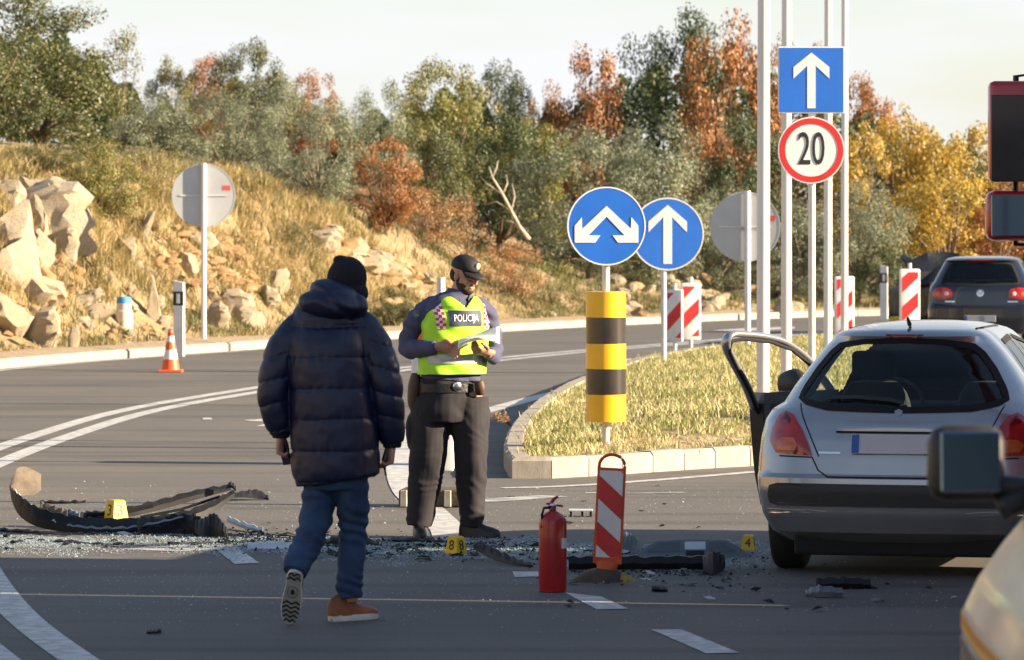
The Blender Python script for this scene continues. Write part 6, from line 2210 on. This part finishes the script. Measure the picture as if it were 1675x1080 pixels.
# ------------------------------------------------------------------ wreckage on the road
M_bump = mat('bumper_black_plastic', (0.010, 0.0105, 0.012), 0.55, var=(4, 0.0), col2=(0.018, 0.018, 0.019), spec=0.2, bump=(14, 0.3, 0.01))
M_greyp = mat('grey_plastic', (0.10, 0.115, 0.13), 0.5, var=(4, 0.15))
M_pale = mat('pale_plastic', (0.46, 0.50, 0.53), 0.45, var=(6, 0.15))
M_tan = mat('dusty_liner', (0.12, 0.095, 0.07), 0.85, var=(8, 0.3), bump=(15, 0.4, 0.02))
M_crumb = mat('glass_crumb', (0.34, 0.42, 0.44), 0.2, spec=0.8)
def ribbon(bm, keys, th, jag=1.0):
    """torn strip: keys = [(px, py_low, py_high, Y, lean)]"""
    lo = [ip(a, b, Y) for a, b, c, Y, l in keys]
    hi = [ip(a, c, Y + l) for a, b, c, Y, l in keys]
    n = (len(keys) - 1) * 6
    rings = []
    for i in range(n + 1):
        t_ = i / 6
        a, b = crom(lo, t_), crom(hi, t_)
        j = jag * 0.02 * math.sin(i * 2.3) * (0.3 + random.random()) * 0.4
        b = b + Vector((0, 0, j))
        m_ = a.lerp(b, 0.5) + Vector((0, -0.03, 0))
        rings.append([a, m_, b, b + Vector((0, th, 0)), m_ + Vector((0, th, 0)), a + Vector((0, th, 0))])
    loft(bm, rings)
t = empty('torn_bumper', gp(190, 872), 0, 'torn black car bumper lying curved on the road', 'bumper')
def tb(name, bm, m): 
    for v in bm.verts: v.co -= t.location
    return build(name, bm, m, t, smooth=True, sharp=35)
bm = bmesh.new()
ribbon(bm, [(16, 800, 792, 31.2, .05), (20, 822, 800, 31.0, .06), (34, 846, 812, 30.8, .07), (62, 862, 830, 30.6, .08), (110, 871, 843, 30.5, .09), (170, 874, 848, 30.4, .09), (235, 870, 846, 30.4, .09), (300, 858, 836, 30.5, .08), (350, 838, 818, 30.7, .07), (384, 812, 800, 30.9, .05)], 0.02)
tb('cover', bm, M_bump)
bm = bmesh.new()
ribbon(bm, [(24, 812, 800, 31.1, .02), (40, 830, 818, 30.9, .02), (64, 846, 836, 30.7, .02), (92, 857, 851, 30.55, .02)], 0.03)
tb('painted_sun_edge', bm, M_pale)  # pale colour stands in for sunlight on the black edge
bm = bmesh.new()
ribbon(bm, [(110, 862, 858, 30.38, .01), (150, 867, 862, 30.3, .01), (200, 867, 862, 30.28, .01), (250, 860, 855, 30.3, .01), (300, 848, 844, 30.36, .01)], 0.015)
tb('chrome_lip', bm, M_greyp)
bm = bmesh.new()
ribbon(bm, [(150, 852, 838, 31.0, .05), (210, 846, 830, 31.1, .05), (270, 832, 815, 31.3, .05), (330, 815, 800, 31.5, .05), (378, 802, 793, 31.7, .04)], 0.05)
tb('inner_beam', bm, M_bump)
bm = bmesh.new()
ribbon(bm, [(18, 802, 786, 31.15, .04), (28, 812, 767, 31.15, .12), (42, 810, 764, 31.2, .15), (56, 810, 770, 31.25, .12), (67, 802, 776, 31.3, .08)], 0.012, 0.15)
tb('torn_liner', bm, M_tan)
bm = bmesh.new()
ribbon(bm, [(370, 800, 794, 31.5, .03), (378, 798, 788, 31.5, .03), (386, 804, 796, 31.5, .03)], 0.02)
tb('torn_tip', bm, M_bump)
bm = bmesh.new()
ribbon(bm, [(66, 838, 820, 31.1, .05), (90, 846, 828, 31.0, .05), (110, 852, 836, 30.9, .05)], 0.02)
tb('bracket', bm, M_tan)
bm = bmesh.new()
ribbon(bm, [(95, 850, 832, 31.05, .04), (115, 848, 834, 31.0, .04), (130, 852, 840, 30.9, .04)], 0.06)
tb('clip_block', bm, M_greyp)

for kq in ([(140, 866, 850, 30.6, .1), (160, 868, 840, 30.7, .12), (185, 868, 846, 30.7, .1), (205, 864, 852, 30.7, .05)], [(225, 872, 850, 30.2, .1), (250, 874, 846, 30.3, .12), (275, 874, 852, 30.3, .1), (300, 868, 856, 30.3, .05)], [(120, 858, 846, 30.9, .1), (140, 852, 838, 31.0, .1), (165, 850, 842, 31.0, .06)], [(270, 868, 848, 30.35, .08), (300, 878, 842, 30.3, .1), (330, 880, 846, 30.2, .1)]):
    bm = bmesh.new()
    ribbon(bm, kq, 0.04)
    for v in bm.verts: v.co += Vector((fbm(v.co, 9, 1), fbm(v.co, 9, 4), fbm(v.co, 9, 8))) * 0.03
    tb('broken_lattice', bm, M_bump)
for pa, pb, r__ in (((140, 842), (250, 828), .012), ((230, 846), (360, 812), .010), ((60, 848), (170, 856), .014), ((300, 845), (382, 806), .012), ((250, 868), (345, 846), .010)):
    bm = bmesh.new()
    a_, b_ = ip(pa[0], pa[1], 30.75), ip(pb[0], pb[1], 30.9)
    pipe(bm, [a_, a_.lerp(b_, .5) + Vector((0, 0, -.02)), b_], r__, 6)
    tb('bent_rib', bm, M_bump)
def piece(name, keys, th, m, label, cat='debris', group=None):
    bm = bmesh.new()
    ribbon(bm, keys, th)
    c = sum((v.co for v in bm.verts), Vector()) / len(bm.verts)
    zmin = min(v.co.z for v in bm.verts)
    o_ = Vector((c.x, c.y, 0))
    for v in bm.verts:
        v.co -= o_
        v.co.z += max(0.0, -zmin) + (0 if zmin > 0 else 0.002)
    o = build(name, bm, m, smooth=True, sharp=35, loc=o_)
    return tag(o, label, cat, group)
piece('plastic_beam', [(930, 938, 917, 27.1, .03), (1000, 938, 916, 27.1, .03), (1080, 937, 916, 27.1, .03), (1150, 938, 915, 27.1, .03), (1170, 940, 912, 27.1, .05), (1186, 936, 916, 27.1, .03)], 0.06, M_bump, 'long black bumper beam lying in front of the grey panel')
piece('plastic_flap', [(775, 905, 895, 28.0, .06), (790, 915, 897, 27.9, .10), (815, 927, 908, 27.7, .10), (845, 934, 922, 27.5, .08), (872, 936, 929, 27.4, .05)], 0.012, M_bump, 'curled black plastic flap beside the red fire extinguisher')
piece('torn_strip', [(366, 818, 812, 33.8, .05), (395, 816, 806, 33.9, .12), (420, 818, 803, 34.0, .15), (440, 820, 814, 34.0, .06)], 0.02, M_bump, 'torn black strip lying past the raised end of the torn bumper')
piece('pale_strip', [(372, 866, 856, 31.0, .03), (398, 876, 866, 30.7, .04), (430, 884, 875, 30.4, .04)], 0.02, M_pale, 'pale grey ribbed plastic strip at the end of the torn bumper')
piece('black_lump', [(320, 880, 858, 30.1, .12), (335, 884, 852, 30.0, .15), (350, 884, 846, 30.0, .12), (362, 886, 858, 29.9, .1), (372, 886, 872, 29.9, .06)], 0.06, M_bump, 'jagged black plastic lump under the torn bumper end')
piece('black_lump', [(1012, 905, 885, 28.6, .12), (1024, 906, 874, 28.6, .14), (1038, 906, 880, 28.6, .12), (1050, 908, 892, 28.5, .08)], 0.06, M_greyp, 'crumpled grey black lump between guide board and grey panel')
piece('black_lump', [(1150, 948, 922, 26.9, .08), (1166, 950, 912, 26.8, .1), (1184, 944, 918, 26.8, .08)], 0.05, M_bump, 'ragged black lump at the end of the long beam')
piece('grey_shard', [(1318, 990, 982, 25.3, .02), (1340, 991, 974, 25.2, .05), (1378, 991, 978, 25.2, .04)], 0.04, M_greyp, 'flat grey shard on the road behind the silver car')
piece('black_box_part', [(1335, 978, 962, 25.8, .03), (1380, 978, 960, 25.8, .03), (1424, 978, 964, 25.8, .03)], 0.05, M_bump, 'low black box part on the road behind the silver car')
piece('black_rod', [(0, 876, 871, 30.6, .01), (60, 880, 876, 30.3, .01), (110, 884, 881, 30.1, .01)], 0.02, M_bump, 'thin black rod lying under the torn bumper')
piece('black_rod', [(66, 826, 821, 33.6, .01), (100, 826, 822, 33.6, .01), (140, 825, 822, 33.6, .01)], 0.02, M_bump, 'thin black rod lying behind the torn bumper')
piece('black_rod', [(90, 888, 885, 29.5, .01), (160, 893, 890, 29.3, .01), (220, 893, 890, 29.3, .01)], 0.02, M_bump, 'thin bent black rod lying in front of the torn bumper')
piece('dark_sheet', [(530, 892, 884, 29.3, .08), (555, 892, 878, 29.3, .1), (590, 893, 880, 29.3, .1), (620, 895, 888, 29.2, .06)], 0.012, M_bump, 'dark plastic sheet on the road behind the walking legs')
piece('dark_sheet', [(640, 886, 880, 29.6, .04), (700, 888, 882, 29.5, .04), (735, 888, 884, 29.5, .04)], 0.03, M_bump, 'long dark strip lying at the officer\'s feet')
piece('pale_film', [(405, 906, 896, 28.9, .12), (440, 906, 893, 28.9, .15), (478, 907, 896, 28.9, .12)], 0.006, M_pale, 'crumpled pale plastic film beside the white road corner mark')
piece('black_clip', [(240, 1043, 1038, 23.0, .02), (252, 1043, 1037, 23.0, .02), (264, 1042, 1035, 23.0, .01)], 0.02, M_bump, 'small black clip lying alone on the shaded road')
piece('dark_plug', [(1066, 974, 966, 25.6, .02), (1078, 974, 965, 25.6, .03), (1092, 974, 968, 25.6, .02)], 0.04, M_bump, 'small black plug on the road beside the guide board foot')
# grey bumper panel
Yp = F * CAMH / (912 - HOR)
t = empty('bumper_panel', gp(1130, 912), 0, 'flat grey bumper panel lying beside the number 4 marker', 'bumper')
def pxl(a, b, Y=Yp): return ip(a, b, Y) - t.location
bm = bmesh.new()
pl_ = [(1040, 911), (1052, 898), (1076, 885), (1120, 883), (1186, 884), (1208, 894), (1226, 908), (1228, 912)]
lo_ = [bm.verts.new(pxl(a, b, Yp + (912 - b) * 0.006)) for a, b in pl_]
hi_ = [bm.verts.new(pxl(a, b, Yp + (912 - b) * 0.006 + 0.10) - Vector((0, 0, .02))) for a, b in pl_]
bm.faces.new(lo_); bm.faces.new(hi_)
for i in range(len(pl_)): bm.faces.new((lo_[i], lo_[(i + 1) % len(pl_)], hi_[(i + 1) % len(pl_)], hi_[i]))
build('panel', bm, M_greyp, t)
def flatp(name, P_, m, d_=0.004):
    bm = bmesh.new()
    bm.faces.new([bm.verts.new(pxl(a, b, Yp + (912 - b) * 0.006 - d_)) for a, b in P_])
    build(name, bm, m, t)
flatp('plate_recess', [(1122, 911), (1122, 901), (1152, 901), (1152, 911)], M_gap)
flatp('centre_pad', [(1120, 899), (1120, 886), (1154, 886), (1154, 899)], M_pale)
flatp('ridge', [(1056, 903), (1078, 888), (1112, 887), (1112, 903)], mat('grey_ridge', (0.07, 0.08, 0.09), 0.5))
flatp('ridge', [(1160, 903), (1160, 887), (1184, 888), (1204, 903)], MATS['grey_ridge'])
# small tray on the sunlit asphalt
t = empty('broken_tray', gp(950, 845), 0, 'small pale plastic tray on short legs behind the guide board', 'debris')
boxo('top', (0, 0, .045), (.17, .12, .012), M_pale, t, .003)
for sx in (-.07, .01, .07): boxo('leg', (sx, 0, .02), (.015, .10, .04), M_bump, t, .002)

# shards: copies of a few torn shapes
def shard(seed):
    rr_ = random.Random(seed)
    bm = bmesh.new()
    n = rr_.randint(5, 7)
    pts = [(rr_.uniform(.5, 1.1) * math.cos(2 * math.pi * i / n + rr_.uniform(-.3, .3)), rr_.uniform(.3, .9) * math.sin(2 * math.pi * i / n + rr_.uniform(-.3, .3))) for i in range(n)]
    zz_ = [rr_.uniform(0, .45) for _ in pts]
    lo_ = [bm.verts.new((a, b, z)) for (a, b), z in zip(pts, zz_)]
    c1 = bm.verts.new((0, 0, rr_.uniform(.2, .7)))
    hi_ = [bm.verts.new((a * .97, b * .97, z + .10)) for (a, b), z in zip(pts, zz_)]
    c2 = bm.verts.new((0, 0, c1.co.z + .12))
    for i in range(n):
        j = (i + 1) % n
        bm.faces.new((lo_[i], lo_[j], c1)); bm.faces.new((hi_[i], hi_[j], c2)); bm.faces.new((lo_[i], lo_[j], hi_[j], hi_[i]))
    bmesh.ops.recalc_face_normals(bm, faces=bm.faces[:])
    me = bpy.data.meshes.new('plastic_shard'); bm.to_mesh(me); bm.free()
    return me
SH = [shard(i) for i in range(10)]
for i, m_ in enumerate(SH): m_.materials.append([M_bump, M_bump, M_bump, M_greyp, M_bump, M_pale, M_bump, M_greyp, M_bump, M_bump][i])
rs = random.Random(9)
def scatter(n, x0, x1, y0, y1, r0, r1, label, group):
    for _ in range(n):
        p = gp(rs.uniform(x0, x1), rs.uniform(y0, y1))
        o = link('plastic_shard', rs.choice(SH), None)
        q = rs.uniform(r0, r1)
        o.location = p
        o.scale = (q * rs.uniform(.8, 1.7), q, q * rs.uniform(.5, 1.2))
        o.rotation_euler = (0, 0, rs.uniform(0, 6.28))
        nm = o.data.materials[0].name
        w = 'black' if nm.startswith('bumper') else 'grey' if nm.startswith('grey') else 'pale'
        tag(o, w + ' ' + label, 'shard', w + ' ' + group)
scatter(52, 0, 480, 868, 900, .018, .055, 'plastic shard lying in the litter around the torn bumper', 'shards around the torn bumper')
scatter(52, 480, 900, 884, 918, .016, .05, 'plastic shard in the band of litter around the number 8 marker', 'shards around the number 8 marker')
scatter(40, 900, 1245, 900, 960, .016, .05, 'plastic shard near the long beam and the grey panel', 'shards around the grey panel')
scatter(26, 20, 1230, 795, 872, .012, .035, 'small shard on the sunlit strip of asphalt', 'shards on the sunlit asphalt')
scatter(16, 900, 1560, 955, 1000, .015, .04, 'small shard on the shaded road behind the silver car', 'shards behind the silver car')

# crushed window glass
def crumbs(n):
    g = np.random.default_rng(3)
    parts = []
    for frac, x0, x1, y0, y1, sp in ((.30, -20, 500, 872, 912, 1.0), (.34, 460, 930, 880, 925, 1.0), (.24, 900, 1260, 890, 945, 1.0), (.06, 0, 1250, 790, 885, 1.0), (.06, 0, 1560, 905, 1040, 2.0)):
        k = int(n * frac)
        yc = y0 + (y1 - y0) * g.beta(1.6, 2.4, k)
        px = g.uniform(x0, x1, k)
        yc = yc + 5 * np.sin(px * .021 + frac * 20) + 3 * np.sin(px * .07)
        Y = F * CAMH / (yc - HOR)
        X = (px - CX) / F * Y
        keep = nfbm(X, Y * 1.5, 2.3) + g.normal(0, .5, k) > -.25
        parts.append(np.stack([X[keep], Y[keep]], 1))
    Pp = np.concatenate(parts)
    k = len(Pp)
    r = g.uniform(.0018, .0062, k) * (1 + (g.uniform(0, 1, k) < .05))
    a = g.uniform(0, 6.28, k)
    base = np.stack([Pp[:, 0], Pp[:, 1], np.full(k, .0045)], 1)
    V = []
    for j in range(3):
        ang = a + j * 2.094
        V.append(base + np.stack([r * np.cos(ang), r * np.sin(ang), g.uniform(0, .003, k)], 1))
    V.append(base + np.stack([np.zeros(k), np.zeros(k), r * g.uniform(.5, 1.3, k)], 1))
    V = np.stack(V, 1).reshape(-1, 3)
    o = np.arange(k)[:, None] * 4
    Fc = np.concatenate([o + np.array(f) for f in ((0, 1, 3), (1, 2, 3), (2, 0, 3))], 0)
    return quads_mesh('glass_crumbs', V, Fc)
tag(link('glass_crumbs', crumbs(60000), M_crumb), kind='stuff')
def black_bits(n):
    g = np.random.default_rng(8)
    px = np.concatenate([g.normal(430, 70, n // 3), g.uniform(480, 900, n // 3), g.normal(1080, 90, n // 3)])
    yc = np.concatenate([g.normal(884, 8, n // 3), g.normal(896, 9, n // 3), g.normal(925, 16, n // 3)])
    Y = F * CAMH / (yc - HOR); X = (px - CX) / F * Y
    k = len(X)
    r = g.uniform(.004, .016, k); a = g.uniform(0, 6.28, k)
    base = np.stack([X, Y, np.full(k, .0045)], 1)
    V = [base + np.stack([r * np.cos(a + j * 2.094), r * .7 * np.sin(a + j * 2.094), g.uniform(0, .006, k)], 1) for j in range(3)]
    V.append(base + np.stack([np.zeros(k), np.zeros(k), r * g.uniform(.4, 1.4, k)], 1))
    V = np.stack(V, 1).reshape(-1, 3)
    o = np.arange(k)[:, None] * 4
    return quads_mesh('plastic_crumbs', V, np.concatenate([o + np.array(f) for f in ((0, 1, 3), (1, 2, 3), (2, 0, 3))], 0))
tag(link('plastic_crumbs', black_bits(2400), M_bump), kind='stuff')
# dry weed growing out of the island's kerb
bm = bmesh.new()
rw = random.Random(3)
wp = gp(836, 712); wp.z = 0.1
for i in range(22):
    a = rw.uniform(1.9, 4.4); l_ = rw.uniform(.10, .26)
    e_ = Vector((math.cos(a) * l_, math.sin(a) * l_ * .6, rw.uniform(.03, .14)))
    pipe(bm, [(0, 0, -.02), e_ * .55 + Vector((0, 0, .03)), e_], [.003, .0022, .001], 4)
    for j in range(12):
        c = e_ * rw.uniform(.4, 1.0) + Vector((rw.uniform(-.01, .01), rw.uniform(-.01, .01), .02 + rw.uniform(-.01, .015)))
        d_ = Vector((rw.uniform(-1, 1), rw.uniform(-1, 1), rw.uniform(-.3, 1))).normalized() * .012
        sd_ = d_.orthogonal().normalized() * .004
        bm.faces.new([bm.verts.new(c - d_), bm.verts.new(c + sd_), bm.verts.new(c + d_), bm.verts.new(c - sd_)])
tag(build('dry_weed', bm, LM['dry'], loc=wp), 'dry pinkish weed leaning over the rounded kerb of the grass island', 'weed')
# fine pale dust shaken out along the line of wreckage
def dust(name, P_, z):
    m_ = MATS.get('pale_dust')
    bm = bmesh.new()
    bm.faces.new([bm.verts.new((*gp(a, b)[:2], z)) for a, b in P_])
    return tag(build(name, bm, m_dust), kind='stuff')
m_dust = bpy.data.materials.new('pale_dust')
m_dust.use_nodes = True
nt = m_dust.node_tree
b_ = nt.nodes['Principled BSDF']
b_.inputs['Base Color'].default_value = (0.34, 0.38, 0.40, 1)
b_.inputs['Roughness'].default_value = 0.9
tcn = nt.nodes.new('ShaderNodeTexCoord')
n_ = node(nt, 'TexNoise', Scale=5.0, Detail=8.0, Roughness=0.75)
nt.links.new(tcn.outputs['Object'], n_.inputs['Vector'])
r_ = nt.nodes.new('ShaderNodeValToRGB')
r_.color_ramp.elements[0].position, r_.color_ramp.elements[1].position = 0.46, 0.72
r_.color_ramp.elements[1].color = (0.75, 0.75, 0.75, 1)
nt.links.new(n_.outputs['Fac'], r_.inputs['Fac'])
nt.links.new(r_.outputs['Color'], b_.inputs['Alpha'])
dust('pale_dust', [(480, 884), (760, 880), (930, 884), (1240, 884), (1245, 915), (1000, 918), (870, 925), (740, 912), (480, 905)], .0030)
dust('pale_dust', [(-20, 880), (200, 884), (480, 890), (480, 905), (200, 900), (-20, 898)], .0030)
